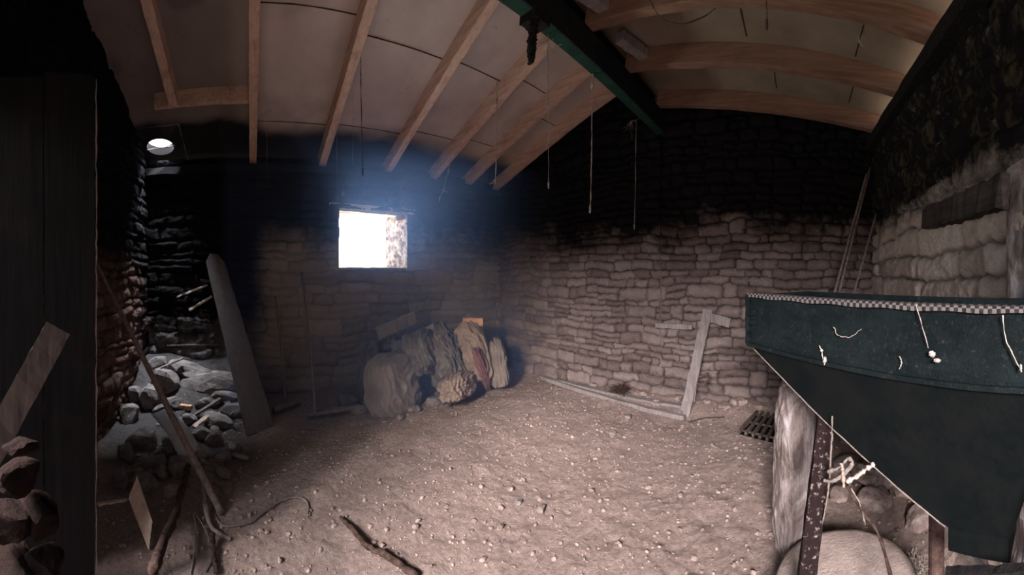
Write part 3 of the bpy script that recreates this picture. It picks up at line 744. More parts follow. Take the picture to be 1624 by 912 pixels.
# ------------------------------------------------------------------ sacks and sheets heaped in the corner
def bag(name, c, s, rz, mat, seed, wr=.10, tilt=(0, 0), sub=6, power=2.6, sag=.25, fold=9.0, fold_axis=(1, .3, .2), sheet=0.0):
    bm = bmesh.new(); bmesh.ops.create_icosphere(bm, subdivisions=sub, radius=1.0)
    off = Vector((seed * 3.7, seed * 1.3, seed * 2.1)); fa = Vector(fold_axis).normalized()
    for v in bm.verts:
        p = v.co.copy(); n = p.copy()
        k = (abs(p.x) ** power + abs(p.y) ** power + abs(p.z) ** power) ** (-1 / power); p = p * k
        if p.z < 0: p.x *= 1 + sag * -p.z * .5; p.y *= 1 + sag * -p.z * .5
        w = mnoise.noise(p * 1.5 + off) * .6
        ridge = 1 - abs(mnoise.noise(Vector((p.dot(fa) * fold * .35, p.cross(fa).length * 1.2, p.z * .8)) + off + Vector((w, w, 0))) * 2)
        ridge2 = 1 - abs(mnoise.noise(p * 3.2 + off * 2) * 2)
        ridge3 = 1 - abs(mnoise.noise(Vector((p.dot(fa) * fold * .8, p.z * 2.2, p.cross(fa).length * 2)) + off * 4 + Vector((w, w, w))) * 2)
        p += n * (wr * (ridge ** 3 - .35) + wr * .5 * (ridge3 ** 3 - .3) + wr * .40 * (ridge2 ** 2 - .4) + wr * .8 * mnoise.noise(p * 1.1 + off * 3))
        if p.z < -.86: p.z = -.86 + (p.z + .86) * .25
        v.co = p
    me = bpy.data.meshes.new(name); bm.to_mesh(me); bm.free()
    me.polygons.foreach_set('use_smooth', [True] * len(me.polygons))
    o = link(name, me, M[mat]); o.location = c; o.scale = s; o.rotation_euler = (tilt[0], tilt[1], rz); return o
def bpx(x, y, rho): return at(x, y, rho)
tag(bag('sack', bpx(624, 610, 3.78), (.20, .33, .33), .42, 'sack_pale', 3, .10, (0, -.12), power=3.2), 'full pale sack, leftmost and nearest of the heap under the window', 'sack')
tag(bag('sack', bpx(668, 560, 4.08), (.20, .30, .26), .5, 'sack_grey', 8, .16, (0, -.3), fold=14), 'grey crumpled sack behind the full pale one', 'sack')
tag(bag('cloth_sheet', bpx(712, 570, 4.15), (.20, .24, .40), .7, 'sack_grey', 15, .30, (0, -.35), fold=16, power=2.2, fold_axis=(.2, 1, .1)), 'crumpled grey sheet draped in the middle of the heap of sacks', 'sheet')
tag(bag('sack', bpx(752, 560, 4.25), (.20, .24, .36), .8, 'sack_tan', 21, .14, (0, -.3), fold=10, fold_axis=(.2, 1, 0)), 'tan empty sack below the loose brick', 'sack')
tag(bag('cloth_sheet', bpx(765, 585, 4.08), (.06, .11, .32), .9, 'sack_red', 27, .14, (.55, -.30), fold=8), 'dark reddish cloth strip lying down over the tan sack', 'sheet')
tag(bag('sack', bpx(790, 578, 4.25), (.11, .13, .30), .9, 'sack_pale', 31, .14, (-.18, -.1), fold=9), 'narrow pale bag at the right end of the heap by the corner', 'sack')
tag(bag('sack', bpx(726, 612, 3.85), (.16, .30, .14), .6, 'sack_tan', 37, .20, (0, -.25), fold=10), 'flat tan sack spread at the foot of the heap', 'sack')
tag(bag('sack', bpx(587, 585, 4.02), (.13, .14, .30), .3, 'sack_grey', 41, .16, (0, -.1), fold=7), 'dim grey bag behind the left side of the full pale sack', 'sack')
p = bpx(750, 510, 4.30); mb = MB(); dY = Vector((.62, .78, 0)); beam(mb, p - dY * .125, p + dY * .125, .11, .10, rough=.003, seed=2)
tag(mb.build('brick', M['brick'], bevel=.006), 'orange brick lying on top of the tan sack in the corner', 'brick')
for i, (xa_, ya_, xb_, yb_, w, lab) in enumerate(((598, 530, 658, 503, .14, 'grey broken board leaning on the wall above the sacks, the upper one'), (622, 556, 690, 522, .15, 'grey broken board resting on the sacks below the first board'), (633, 562, 620, 532, .06, 'short grey board stub standing between the two broken boards'))):
    a = at(xa_, ya_, 3.98 + .1 * i); b_ = at(xb_, yb_, 4.22); mb = MB(); beam(mb, a, b_, .05, w, up=(0, .1, 1), rough=.006, seed=70 + i)
    tag(mb.build('broken_board', M['grey_wood'], bevel=.004), lab, 'board')
for i, (x, y, s) in enumerate(((548, 640, .13), (690, 640, .10), (655, 652, .07), (742, 628, .06), (568, 655, .09))):
    p = ground(x, y); rock(up_(p, s * .3), (s * 1.2, s, s * .6), i, ['low grey stone on the floor between the longer broom and the full pale sack', 'low grey stone just right of the full pale sack', 'small grey stone close in front of the right side of the pale sack', 'small grey stone in front of the flat tan sack, by the corner', 'grey stone touching the left side of the full pale sack'][i], 'stones at the foot of the window wall', k=i)
for i, (x, y, s, lab) in enumerate(((635, 665, .035, 'white pebble on the shaded floor in front of the pale sack'), (610, 670, .02, 'small white pebble just left of the larger one in the shade'), (858, 812, .028, 'pale lump of dirt in the middle of the near floor'),
        (996, 664, .035, 'pale pebble on the floor in front of the wooden frame'), (972, 692, .032, 'pale pebble on the floor left below the wooden frame'), (824, 802, .018, 'small dark clod left of the pale lump on the near floor'))):
    p = ground(x, y, s * .4); rock(p, (s * 1.3, s, s * .75), i, lab, k=i + 2, mat='sack_pale' if i != 5 else 'rubble', name='pebble')

# ------------------------------------------------------------------ frame, board and plant at the back wall
def g2(x, y, dz=.0):
    p = ground(x, y, dz); p.y = min(p.y, YB - .14); return p
root = empty('wooden_frame', (g2(865, 592) + ground(1083, 668)) / 2, 'long weathered wooden frame lying on the floor along the back wall', 'frame')
A, B_ = g2(866, 595, .05), ground(1086, 668, .03); C_, D_ = g2(905, 591, .05), ground(1092, 652, .03)
mb = MB(); beam(mb, A, B_, .048, .045, rough=.004, seed=41); mb.build('rail', M['grey_wood'], root)
mb = MB(); beam(mb, C_, D_, .075, .025, rough=.004, seed=42); mb.build('rail', M['grey_wood'], root)
for t in (.05, .965):
    mb = MB(); beam(mb, A.lerp(B_, t), C_.lerp(D_, t), .045, .03, rough=.003, seed=43); mb.build('rung', M['grey_wood'], root)
root = empty('leaning_board', ground(1083, 660), 'grey plank standing on the floor and leaning on the stone back wall', 'plank')
fl, fr = ground(1078, 658), ground(1094, 662); tl, tr = at(1115, 490, 3.70), at(1130, 492, 3.70)
nn = (fr - fl).cross(tl - fl).normalized()
mb = MB(); beam(mb, (fl + fr) / 2, (tl + tr) / 2, .105, .028, up=nn, rough=.005, seed=51, nseg=24); mb.build('plank', M['grey_wood'], root, bevel=.003)
cb = ((fl + fr) / 2).lerp((tl + tr) / 2, .14); cu = ((fl + fr) / 2).lerp((tl + tr) / 2, .52)
mb = MB(); beam(mb, cb - nn * .026, cu - nn * .026, .125, .024, up=nn, rough=.008, seed=52, taper=lambda t: 1 - .45 * t); mb.build('cleat', M['grey_wood'], root, bevel=.003)
cm = ((fl + fr) / 2).lerp((tl + tr) / 2, .36); side = (fr - fl).normalized()
mb = MB(); sweep(mb, [cm + side * .05, cm + side * .16 + Vector((0, 0, .06)), cm + side * .17 + Vector((0, 0, .0)), cm + side * .10 + Vector((0, 0, -.08)), cm + side * .04 + Vector((0, 0, -.06))], .014, 6); mb.build('bracket', M['iron'], root)
mb = MB(); beam(mb, on_y(1040, 516, YB - .06), on_y(1098, 519, YB - .07), .03, .055, rough=.004, seed=53)
tag(mb.build('wall_board', M['grey_wood'], bevel=.003), 'short pale board fixed flat on the back wall left of the leaning plank', 'board')
mb = MB(); beam(mb, on_y(1122, 502, YB - .07), on_y(1158, 512, YB - .05), .05, .10, rough=.006, seed=54)
tag(mb.build('wood_block', M['grey_wood'], bevel=.004), 'grey wooden block stuck on the back wall behind the head of the leaning plank', 'block')
def clump(c, r, h, n, seed, rad=.0025, droop=.5):
    rnd = random.Random(seed); mb = MB()
    for i in range(n):
        a = rnd.uniform(0, 2 * PI); e = rnd.uniform(.1, 1.2); L_ = rnd.uniform(.5, 1.1)
        d = Vector((math.cos(a) * math.cos(e) * r, math.sin(a) * math.cos(e) * r, math.sin(e) * h)) * L_
        s0 = c + Vector((rnd.uniform(-.35, .35) * r, rnd.uniform(-.35, .35) * r, 0)); m_ = s0 + d * .55 + Vector((rnd.uniform(-.02, .02), rnd.uniform(-.02, .02), .02))
        sweep(mb, [s0, m_, s0 + d - Vector((0, 0, droop * h * L_ * .3))], [rad, rad * .8, rad * .5], 3)
    return mb
tag(clump(g2(985, 622), .16, .13, 320, 8).build('dry_plant', M['bark']), 'clump of dry dark weeds lying over the wooden frame by the back wall', 'plant')
mb = MB()
sweep(mb, smooth_path([ground(1092, 672, .01), ground(1120, 668, .02), ground(1150, 664, .015)], 5, .003), .006, 5)
tag(mb.build('twig', M['bark']), 'thin dark twig on the floor right of the wooden frame', 'twig')
for i, (x, y, s) in enumerate(((1040, 640, .05), (1075, 634, .06), (1120, 640, .05), (1150, 650, .06), (1175, 640, .07), (1205, 648, .05), (1165, 628, .06), (1020, 628, .05), (940, 600, .05))):
    p = ground(x, y); rock(up_(p, s * .3), (s * 1.3, s, s * .7), i * 1.3, ['small brown stone by the back wall, left of the foot of the leaning plank', 'brown stone by the back wall just behind the foot of the leaning plank', 'brown stone by the back wall just right of the foot of the leaning plank', 'brown stone by the back wall halfway from the leaning plank to the grate', 'largest brown stone by the back wall, above the left end of the grate', 'small brown stone by the back wall directly behind the grate', 'brown stone against the back wall, above the halfway stone', 'small brown stone by the back wall right of the dry weeds', 'small brown stone by the back wall left of the dry weeds'][i], 'small stones at the foot of the back wall', k=i, mat='clod')

# floor grate over its dark drain
gc = [ground(1172, 699), ground(1201, 657), ground(1246, 668), ground(1228, 713)]
root = empty('drain_grate', (gc[0] + gc[2]) / 2, 'rusty iron grate with slanting bars set in the floor below the back wall', 'grate')
mb = MB(); q_ = [Vector((p.x, p.y, max(c.z for c in gc) + .004)) for p in gc]; mb.add(q_, [(0, 1, 2, 3)]); sheet_o = mb.build('drain_dark_sheet', M['drain_dark'], root)  # flat near-black sheet standing for the darkness down the drain
zz = Vector((0, 0, .02))
for k in range(6):
    t = k / 5; mb = MB(); beam(mb, q_[0].lerp(q_[3], t) + zz, q_[1].lerp(q_[2], t) + zz, .022, .028, rough=.002, seed=k); mb.build('bar', M['iron'], root)
for k in (.12, .5, .9):
    mb = MB(); beam(mb, q_[0].lerp(q_[1], k) + zz * .6, q_[3].lerp(q_[2], k) + zz * .6, .014, .014, rough=.001, seed=k and 9); mb.build('cross_bar', M['iron'], root)

# ------------------------------------------------------------------ three thin rods in the corner behind the hopper
for i, (top, foot, r) in enumerate(((Vector((.80, 3.52, 2.52)), Vector((.04, 2.98, .03)), .014), (Vector((.845, 3.56, 2.60)), Vector((.10, 2.90, .03)), .013), (Vector((.87, 3.40, 2.08)), Vector((.17, 2.86, .03)), .011))):
    mb = MB(); sweep(mb, smooth_path([top, top.lerp(foot, .5) + Vector((-.01, 0, -.03)), foot], 8), r, 8)
    tag(mb.build('rod', M['stick'], smooth=True), ['long thin rod leaning in the right corner behind the hopper, leftmost of three', 'tallest middle rod leaning in the right corner behind the hopper', 'shorter rightmost rod leaning in the right corner behind the hopper'][i], 'rod', 'rods leaning in the right corner')

# ------------------------------------------------------------------ grain hopper
H1 = Vector((-.170, 1.424, 0)); hd = Vector((.698, -.716, 0)).normalized(); hn = Vector((.716, .698, 0)).normalized(); HW, HD = 1.14, .36
ZT, ZS, ZO = 1.402, 1.197, .715
def hp(s, n, z): return H1 + hd * s + hn * n + Vector((0, 0, z))
root = empty('grain_hopper', hp(.6, .18, 0), 'large dark green sheet metal hopper on rusty legs at the right', 'hopper')
def shell(mb, quads, t=.004):
    for q in quads:
        q = [Vector(p) for p in q]; n_ = (q[1] - q[0]).cross(q[2] - q[0]).normalized() * t
        mb.add(q + [p + n_ for p in q], [(0, 1, 2, 3), (7, 6, 5, 4), (0, 4, 5, 1), (1, 5, 6, 2), (2, 6, 7, 3), (3, 7, 4, 0)])
mb = MB(); o0, o1, on0, on1 = .79, .98, .12, .26
top4 = [(0, 0), (HW, 0), (HW, HD), (0, HD)]; out4 = [(o0, on0), (o1, on0), (o1, on1), (o0, on1)]
shell(mb, [[hp(*top4[i], ZT), hp(*top4[(i + 1) % 4], ZT), hp(*top4[(i + 1) % 4], ZS), hp(*top4[i], ZS)] for i in range(4)])
mb.build('skirt', M['hopper'], root)
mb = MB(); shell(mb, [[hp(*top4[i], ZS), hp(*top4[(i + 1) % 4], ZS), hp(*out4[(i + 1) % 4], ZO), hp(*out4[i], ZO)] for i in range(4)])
mb.build('sloping_body', M['hopper_shaded'], root)
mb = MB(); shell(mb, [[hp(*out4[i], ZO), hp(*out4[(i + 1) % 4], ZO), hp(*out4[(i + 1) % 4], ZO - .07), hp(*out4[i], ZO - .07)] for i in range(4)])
mb.build('outlet_chute', M['hopper_shaded'], root)
mb = MB()    # folded rim along the skirt's foot and left corner
beam(mb, hp(-.004, -.006, ZS), hp(HW, -.006, ZS), .012, .014, rough=.001, seed=4); beam(mb, hp(-.006, -.004, ZS), hp(-.006, -.004, ZT), .014, .014, up=hn, rough=.001, seed=5)
e = mb.build('edge_bead', M['hopper'], root)
mb = MB(); sweep(mb, smooth_path([hp(0, 0, ZS), hp(.3, .045, 1.01), hp(.56, .085, .852), hp(.78, .12, .715)], 8, .001), .0022, 5); e = mb.build('seam_edge', M['twine'], root); e['label'] = 'pale dusty seam along the lower left edge'
# chequered strip along the top: cloth tape, 3 rows of squares
sq = .0115; nq = int(HW / sq); bm_v = []; bm_f = []; uvs = []
for i in range(nq + 1):
    s_ = i * sq; w = .002 * math.sin(i * .37)
    for j, (n_, z_) in enumerate(((.03, ZT + .006), (-.009, ZT + .006), (-.009, ZT - .010 + w), )):
        bm_v.append(hp(s_, n_, z_)); uvs.append((i + .001, j * 2 * .999 + .001))
for i in range(nq):
    for j in range(2): bm_f.append((i * 3 + j, (i + 1) * 3 + j, (i + 1) * 3 + j + 1, i * 3 + j + 1))
org = root.location; me = bpy.data.meshes.new('chequered_strip'); me.from_pydata([tuple(Vector(p) - org) for p in bm_v], [], bm_f)
uvl = me.uv_layers.new(name='UVMap')
for lp in me.loops: uvl.data[lp.index].uv = (uvs[lp.vertex_index][0], uvs[lp.vertex_index][1] * .75 + .001)
e = link('chequered_strip', me, M['chequer'], root); e['label'] = 'grey and white chequered tape along the top rim'
so = e.modifiers.new('thick', 'SOLIDIFY'); so.thickness = .002
# bolts on the skirt
for s_, z_ in ((.03, 1.33), (.03, 1.29)):
    mb = MB(); c_ = hp(s_, -.006, z_); beam(mb, c_ - hn * .012, c_ + hn * .006, .02, .02, up=(0, 0, 1), nseg=1); mb.build('bolt', M['hopper'], root)
# legs
L0 = hp(.33, .11, .985)
mb = MB(); beam(mb, Vector((L0.x, L0.y, 1.02)), Vector((.000, 1.165, .0)), .062, .062, up=(0, 1, .0), rough=.002, seed=6, nseg=20); e = mb.build('leg', M['rust'], root, bevel=.004)
mb = MB(); sweep(mb, [Vector((.555, 1.22, .86)), Vector((.55, 1.215, .0))], .031, 12); e = mb.build('leg', M['rust_brown'], root)
mb = MB(); sweep(mb, [hp(1.1, .05, ZS - .05), hp(1.1, .05, 0.0)], .031, 12); e = mb.build('leg', M['rust_brown'], root)
# twine round the front leg
lx = L0.x; 
def web_strand(name, pts, r, mat, label, cat='cobweb', group=None, wob=.002, k=6, seed=1, blob=None):
    mb = MB(); P = smooth_path(pts, k, wob, seed); rnd = random.Random(seed); sweep(mb, P, [r * rnd.uniform(.5, 1.6) for _ in P], 5)
    if blob:
        for (c_, s_) in blob:
            ic = bmesh.new(); bmesh.ops.create_icosphere(ic, subdivisions=3, radius=1)
            base = [v.co.copy() for v in ic.verts]; f_ = [tuple(v.index for v in f.verts) for f in ic.faces]; ic.free()
            mb.add([Vector(c_) + Vector((p.x * s_[0], p.y * s_[1], p.z * s_[2])) * (1 + .7 * mnoise.noise(p * 2.2 + Vector((seed, 0, 0)))) for p in base], f_)
    return tag(mb.build(name, mat, smooth=True), label, cat, group)
# cobweb tufts on the face of the hopper
def face(x, y, out=.012):
    """point on the hopper's camera side seen at this place"""
    for rho in np.arange(.5, 2.2, .004):
        p = at(x, y, rho); r = p - H1; s_ = r.dot(hd); n_ = r.dot(hn)
        if p.z > ZS: lim = 0
        else: lim = on0 * (ZS - p.z) / (ZS - ZO)
        if n_ >= lim - out: return p
    return p
web_strand('cobweb', [face(1300, 548), face(1304, 560), face(1306, 580)], .002, M['web'], 'white cobweb tuft on the hopper face, leftmost one', blob=[(face(1308, 572), (.006, .006, .012)), (face(1303, 556), (.005, .004, .004))], seed=3)
web_strand('cobweb', [face(1452, 482), face(1462, 515), face(1472, 552)], .0011, M['web'], 'long cobweb strand ending in a large white tuft on the hopper', blob=[(face(1478, 562), (.009, .008, .008)), (face(1486, 572), (.010, .007, .005))], seed=5, wob=.0008)
web_strand('cobweb', [face(1590, 500), face(1594, 535), face(1606, 562), face(1620, 590)], .0016, M['web'], 'pale cobweb strand hanging at the right end of the hopper', blob=[(face(1619, 583), (.003, .003, .008))], seed=6, wob=.001)
web_strand('cobweb', [face(1322, 518), face(1330, 532), face(1348, 534), face(1366, 522)], .0012, M['web'], 'thin branching cobweb on the hopper between the two tufts', seed=8, wob=.002)
web_strand('cobweb', [face(1426, 565), face(1430, 575), face(1426, 585)], .0016, M['web'], 'small curled cobweb left of the large tuft on the hopper', seed=9, wob=.001)
# twine wound round the leg under the hopper, with dry twigs
def ap(x, y, r): return at(x, y, r)
twx = 1.17
web_strand('twine', [ap(1320, 660, 1.16), ap(1319, 700, 1.16), ap(1316, 752, 1.16), ap(1312, 790, 1.17), ap(1304, 832, 1.2)], .003, M['twine'], 'pale twine hanging straight down beside the front hopper leg', 'twine', seed=12, wob=.001)
web_strand('twine', [ap(1312, 748, 1.15), ap(1330, 742, 1.13), ap(1344, 728, 1.12), ap(1352, 733, 1.12), ap(1340, 750, 1.12), ap(1322, 762, 1.13), ap(1308, 762, 1.15)], .006, M['twine'], 'thick pale twine looped beside the front hopper leg', 'twine', seed=13, wob=.001)
web_strand('twig', [ap(1342, 764, 1.12), ap(1358, 756, 1.11), ap(1372, 745, 1.10), ap(1386, 736, 1.09)], .0065, M['web'], 'whitish forked twig right of the looped twine', 'twig', seed=14, wob=.001)
web_strand('twig', [ap(1334, 735, 1.12), ap(1337, 750, 1.12), ap(1338, 772, 1.12)], .005, M['sack_tan'], 'short tan twig upright inside the looped twine', 'twig', seed=15, wob=.001)
web_strand('stick', [ap(1343, 770, 1.12), ap(1370, 815, 1.14), ap(1398, 860, 1.16), Vector((.40, 1.17, .212))], .006, M['bark'], 'thin dark stick slanting down onto the round slab', 'stick', seed=16, wob=.0008)
web_strand('twine', [ap(1350, 775, 1.12), ap(1364, 800, 1.13), ap(1372, 832, 1.14)], .0022, M['twine'], 'fine pale thread hanging beside the dark slanting stick', 'twine', seed=17, wob=.001)

# wrapped bundle standing behind the leg
o = bag('wrapped_bundle', Vector((.03, 1.81, .47)), (.105, .105, .50), .3, 'sheet', 55, .12, (0, 0), power=3.0, sag=.5, fold=8, fold_axis=(1, .2, .0))
tag(o, 'tall bundle wrapped in dirty whitish sheet behind the front hopper leg', 'bundle')
# round slab
mb = MB(); cx, cy, R_ = .235, 1.424, .31; rings = [(0, .205), (.5, .208), (.85, .204), (.95, .195), (1.0, .175), (1.01, .12), (1.0, .0)]; n = 72; vs = []; fs = []
for (k, z) in rings:
    for i in range(n):
        a = 2 * PI * i / n; w = .006 * mnoise.noise(Vector((math.cos(a) * 2 + k * 3, math.sin(a) * 2, z * 5))); vs.append((cx + math.cos(a) * (R_ * k + w * (k > 0)), cy + math.sin(a) * (R_ * k + w * (k > 0)), z + w * .7))
for j in range(len(rings) - 1):
    for i in range(n): fs.append((j * n + i, j * n + (i + 1) % n, (j + 1) * n + (i + 1) % n, (j + 1) * n + i))
mb.add(vs, fs); tag(mb.build('round_slab', M['concrete'], smooth=True), 'round sandy-coloured stone slab on the floor under the hopper', 'slab')
# pole, stones, straw and iron bar under the hopper
mb = MB(); sweep(mb, smooth_path([ground(1360, 790, .22), ground(1440, 815, .16), ground(1560, 850, .05)], 6), .016, 8)
tag(mb.build('pole', M['stick'], smooth=True), 'thin pale pole lying under the hopper behind the round slab', 'pole')
for i, (x, y, s, mt) in enumerate(((1345, 745, .10, 'rubble'), (1375, 760, .12, 'clod'), (1410, 765, .13, 'clod'), (1440, 785, .10, 'sack_tan'), (1400, 720, .10, 'clod'), (1350, 700, .11, 'clod'), (1425, 740, .09, 'rubble'), (1330, 790, .08, 'clod'), (1385, 800, .10, 'clod'), (1460, 830, .09, 'clod'), (1510, 850, .09, 'sack_pale'), (1530, 820, .08, 'clod'), (1500, 890, .06, 'clod'))):
    p = ground(x, y); rock(up_(p, s * .3), (s * 1.3, s, s * .55), i * 1.1, ['grey stone under the hopper just behind the looped twine', 'brown stone under the hopper behind the whitish forked twig', 'brown stone under the hopper, large one right of the forked twig', 'tan stone under the hopper left of the second leg', 'brown stone far back under the hopper, above the forked twig', 'brown stone far back just right of the front hopper leg', 'grey stone far back under the sloping edge of the hopper', 'brown stone on the floor right behind the front hopper leg', 'brown stone just behind the round slab, right of its middle', 'brown stone just left of the second hopper leg, low down', 'pale stone just right of the second hopper leg', 'brown stone under the hopper outlet', 'small brown stone low beside the second hopper leg, by the iron bar'][i], 'flat stones under the hopper', k=i, mat=mt)
tag(clump(ground(1450, 905) + Vector((0, 0, .0)), .10, .10, 260, 18, .0022).build('straw_tuft', M['straw']), 'tuft of pale straw right of the round slab', 'straw')
tag(clump(ground(1520, 812) + Vector((0, 0, .05)), .08, .10, 220, 19, .0022).build('straw_tuft', M['straw']), 'tuft of pale straw behind the second hopper leg', 'straw')
mb = MB(); a = at(1500, 912, .93); b_ = at(1640, 905, .93); beam(mb, a, b_, .03, .03, rough=.002, seed=9)
root2 = tag(mb.build('iron_bar', M['soot']), 'black bristly iron bar at the bottom right below the hopper', 'bar')
tapered_board('plank', at(1578, 915, 1.1), at(1600, 915, 1.1), at(1558, 865, 1.15), at(1578, 868, 1.15), .02, M['pale_wood'], 'pale piece of board upright below the hopper outlet', seed=5)

# ------------------------------------------------------------------ rubble under the roof hole
RUB = [(335, 612, 62, 22, 3.98, 'large flat boulder at the top of the rubble heap, beside the grey board'), (262, 605, 26, 22, 3.9, None), (300, 588, 40, 12, 4.05, None), (240, 628, 20, 20, 3.6, None), (370, 610, 22, 16, 3.9, None),
       (345, 668, 26, 11, 3.3, 'flat pale grey stone low in the rubble, just left of the grey board'), (372, 650, 20, 9, 3.4, None), (318, 690, 20, 15, 3.15, None), (340, 700, 18, 14, 3.05, None), (300, 665, 14, 10, 3.3, None), (278, 640, 16, 10, 3.5, None),
       (225, 700, 26, 20, 2.75, 'large dusty lump of mortar and stone left of the curved tile'), (243, 735, 24, 13, 2.45, 'smooth rounded stone with a pale flat top below the curved tile'), (290, 745, 26, 18, 2.5, None), (205, 660, 16, 18, 3.0, None), (200, 720, 14, 20, 2.5, None),
       (325, 640, 14, 8, 3.6, None), (358, 628, 24, 8, 3.7, None), (380, 680, 12, 8, 3.2, None), (352, 725, 16, 10, 2.8, None), (270, 700, 14, 14, 2.7, None), (230, 770, 22, 18, 2.2, None), (275, 780, 16, 12, 2.2, None), (190, 760, 14, 20, 2.15, None),
       (250, 580, 20, 14, 4.05, None), (215, 625, 14, 14, 3.4, None), (310, 720, 18, 12, 2.75, None)]
RL = {1: 'grey stone left of the large flat boulder, against the black wall', 2: 'long low grey stone lying behind the large flat boulder', 3: 'grey stone at the far left of the rubble where the pole crosses it', 4: 'grey stone squeezed between the large boulder and the grey board',
      6: 'thin flat stone against the lower left edge of the grey board', 7: 'grey stone in the rubble below the short pale board end', 8: 'grey stone at the front of the rubble, left of the foot of the grey board', 9: 'small stone in the middle of the rubble under the slanting batten', 10: 'small stone right at the top end of the curved tile',
      13: 'grey stone just below the curved tile, beside the smooth rounded stone', 14: 'upright grey stone against the left wall above the dusty lump', 15: 'tall grey stone between the door edge and the dusty lump', 16: 'small grey stone just below the large flat boulder', 17: 'flat grey stone in front of the right end of the large boulder',
      18: 'small stone touching the foot of the grey board on its left', 19: 'low grey stone on the floor in front of the foot of the grey board', 20: 'grey stone half under the left side of the curved tile', 21: 'grey stone at the near left end of the rubble, above the beige board', 22: 'grey stone at the near end of the rubble beside the thick dark branch', 23: 'grey stone nearest the door edge, above the beige board',
      24: 'grey stone high up against the black wall behind the thin slanting stick', 25: 'grey stone against the left wall behind the long pole', 26: 'grey stone on the rubble just right of the curved tile'}
for i, (x, y, w, h, rho, lab) in enumerate(RUB):
    g = ground(x, y + h * .4); gr = math.hypot(g.x, g.y); p = at(x, y, max(gr, rho * .97)) if gr < rho * 1.3 else at(x, y, rho); k = math.hypot(p.x, p.y) / F
    t = bearing(x); o = rock(p, (w * k * 1.05, max(w * .6, h) * k, h * k * 1.15), -t, lab or RL[i], 'stones of the rubble heap', k=i, tilt=(.0, random.uniform(-.2, .2)))
    if p.z < -0.1: o.location.z = .02
rnd = random.Random(77)
for i in range(46):
    x = rnd.uniform(195, 385); y = rnd.uniform(640, 760) if x > 240 else rnd.uniform(700, 800); g = ground(x, y); s = rnd.uniform(.02, .055)
    rock(up_(g, s * .4), (s * rnd.uniform(1, 1.8), s, s * rnd.uniform(.4, .8)), rnd.uniform(0, 3), 'small grey stone among the rubble under the roof hole', 'small stones of the rubble heap', k=i, tilt=(rnd.uniform(-.4, .4), rnd.uniform(-.4, .4)))
# curved tile
def curved_tile(a, b_, w, sag, label, mat, name='roof_tile'):
    a, b_ = Vector(a), Vector(b_); d = (b_ - a).normalized(); s_ = d.cross(Vector((0, 0, 1))).normalized(); u_ = s_.cross(d); vs = []; fs = []; n = 14; m_ = 8
    for i in range(n + 1):
        for j in range(m_ + 1):
            q = (j / m_ - .5) * 2; p = a.lerp(b_, i / n) + s_ * q * w / 2 * (1 + .12 * i / n) + u_ * sag * (1 - q * q) + u_ * .03 * math.sin(i / n * PI)
            vs.append(p)
    for i in range(n):
        for j in range(m_): k = i * (m_ + 1) + j; fs.append((k, k + m_ + 1, k + m_ + 2, k + 1))
    mb = MB(); mb.add(vs, fs); o = mb.build(name, mat, smooth=True); so = o.modifiers.new('t', 'SOLIDIFY'); so.thickness = .014; return tag(o, label, 'tile')
curved_tile(at(256, 652, 2.95), at(304, 722, 2.68), .20, .02, 'smooth grey curved tile lying on the rubble under the long pole', M['tile'])
for i, (x0_, y0_, x1_, y1_, w, rr, mt, lab) in enumerate(((284, 673, 350, 632, .035, 3.35, 'board_wood', 'grey batten slanting over the rubble towards the boulder'), (330, 660, 385, 636, .03, 3.45, 'board_wood', 'grey batten lying right on the rubble beside the grey board'),
        (240, 590, 290, 568, .03, 3.75, 'stick', 'thin stick slanting against the black wall above the rubble'), (265, 548, 345, 546, .02, 4.05, 'stick', 'thin horizontal stick lodged in the black wall above the rubble'),
        (308, 678, 330, 660, .05, 3.2, 'pale_wood', 'short pale board end in the middle of the rubble'), (362, 745, 380, 706, .025, 2.75, 'stick', 'pale splinter on the floor right of the rubble'), (156, 800, 200, 792, .02, 1.9, 'pale_wood', 'thin pale lath at the lower left beside the door'))):
    a = at(x0_, y0_, rr); b_ = at(x1_, y1_, rr + .12); mb = MB(); beam(mb, a, b_, w, w * .5, rough=.003, seed=80 + i, nseg=8)
    tag(mb.build('batten', M[mt]), lab, 'stick')
p = at(295, 646, 3.42); mb = MB(); beam(mb, p - Vector((.02, .06, 0)), p + Vector((.02, .06, .01)), .05, .04, rough=.003, seed=3)
tag(mb.build('brick_piece', M['brick'], bevel=.004), 'small orange brick fragment on top of the rubble', 'brick')
tapered_board('plank', at(236, 872, 1.85), at(204, 790, 1.95), at(242, 826, 1.9), at(217, 755, 2.05), .022, M['pale_wood'], 'broken pale beige board standing up at the lower left', seed=6, roundtop=False)

def limb(name, pts, r0, r1, mat, label, cat, wob=.004, seed=1, k=7, seg=9, smooth=True, group=None):
    P = smooth_path(pts, k, wob, seed); rnd = random.Random(seed); mb = MB(); n = len(P)
    sweep(mb, P, [(r0 + (r1 - r0) * i / (n - 1)) * rnd.uniform(.88, 1.12) for i in range(n)], seg, jitter=.08, seed=seed)
    return tag(mb.build(name, M[mat], smooth=smooth), label, cat, group)
limb('branch', [ground(298, 776, .16), at(278, 815, 1.95), at(262, 850, 1.72), at(243, 905, 1.45)], .022, .026, 'bark', 'thick dark branch slanting down to the bottom edge at the lower left', 'branch', seed=3)
limb('branch', [ground(322, 780, .12), ground(327, 822, .05), ground(338, 846, .02), ground(366, 860, .012)], .020, .009, 'stick', 'grey bent stick ending in a point on the floor by the pole foot', 'branch', seed=4)
limb('branch', [ground(336, 862, .05), ground(338, 888, .03), ground(342, 918, .02)], .016, .012, 'bark', 'short black stick standing at the bottom edge below the grey stick', 'branch', seed=5)
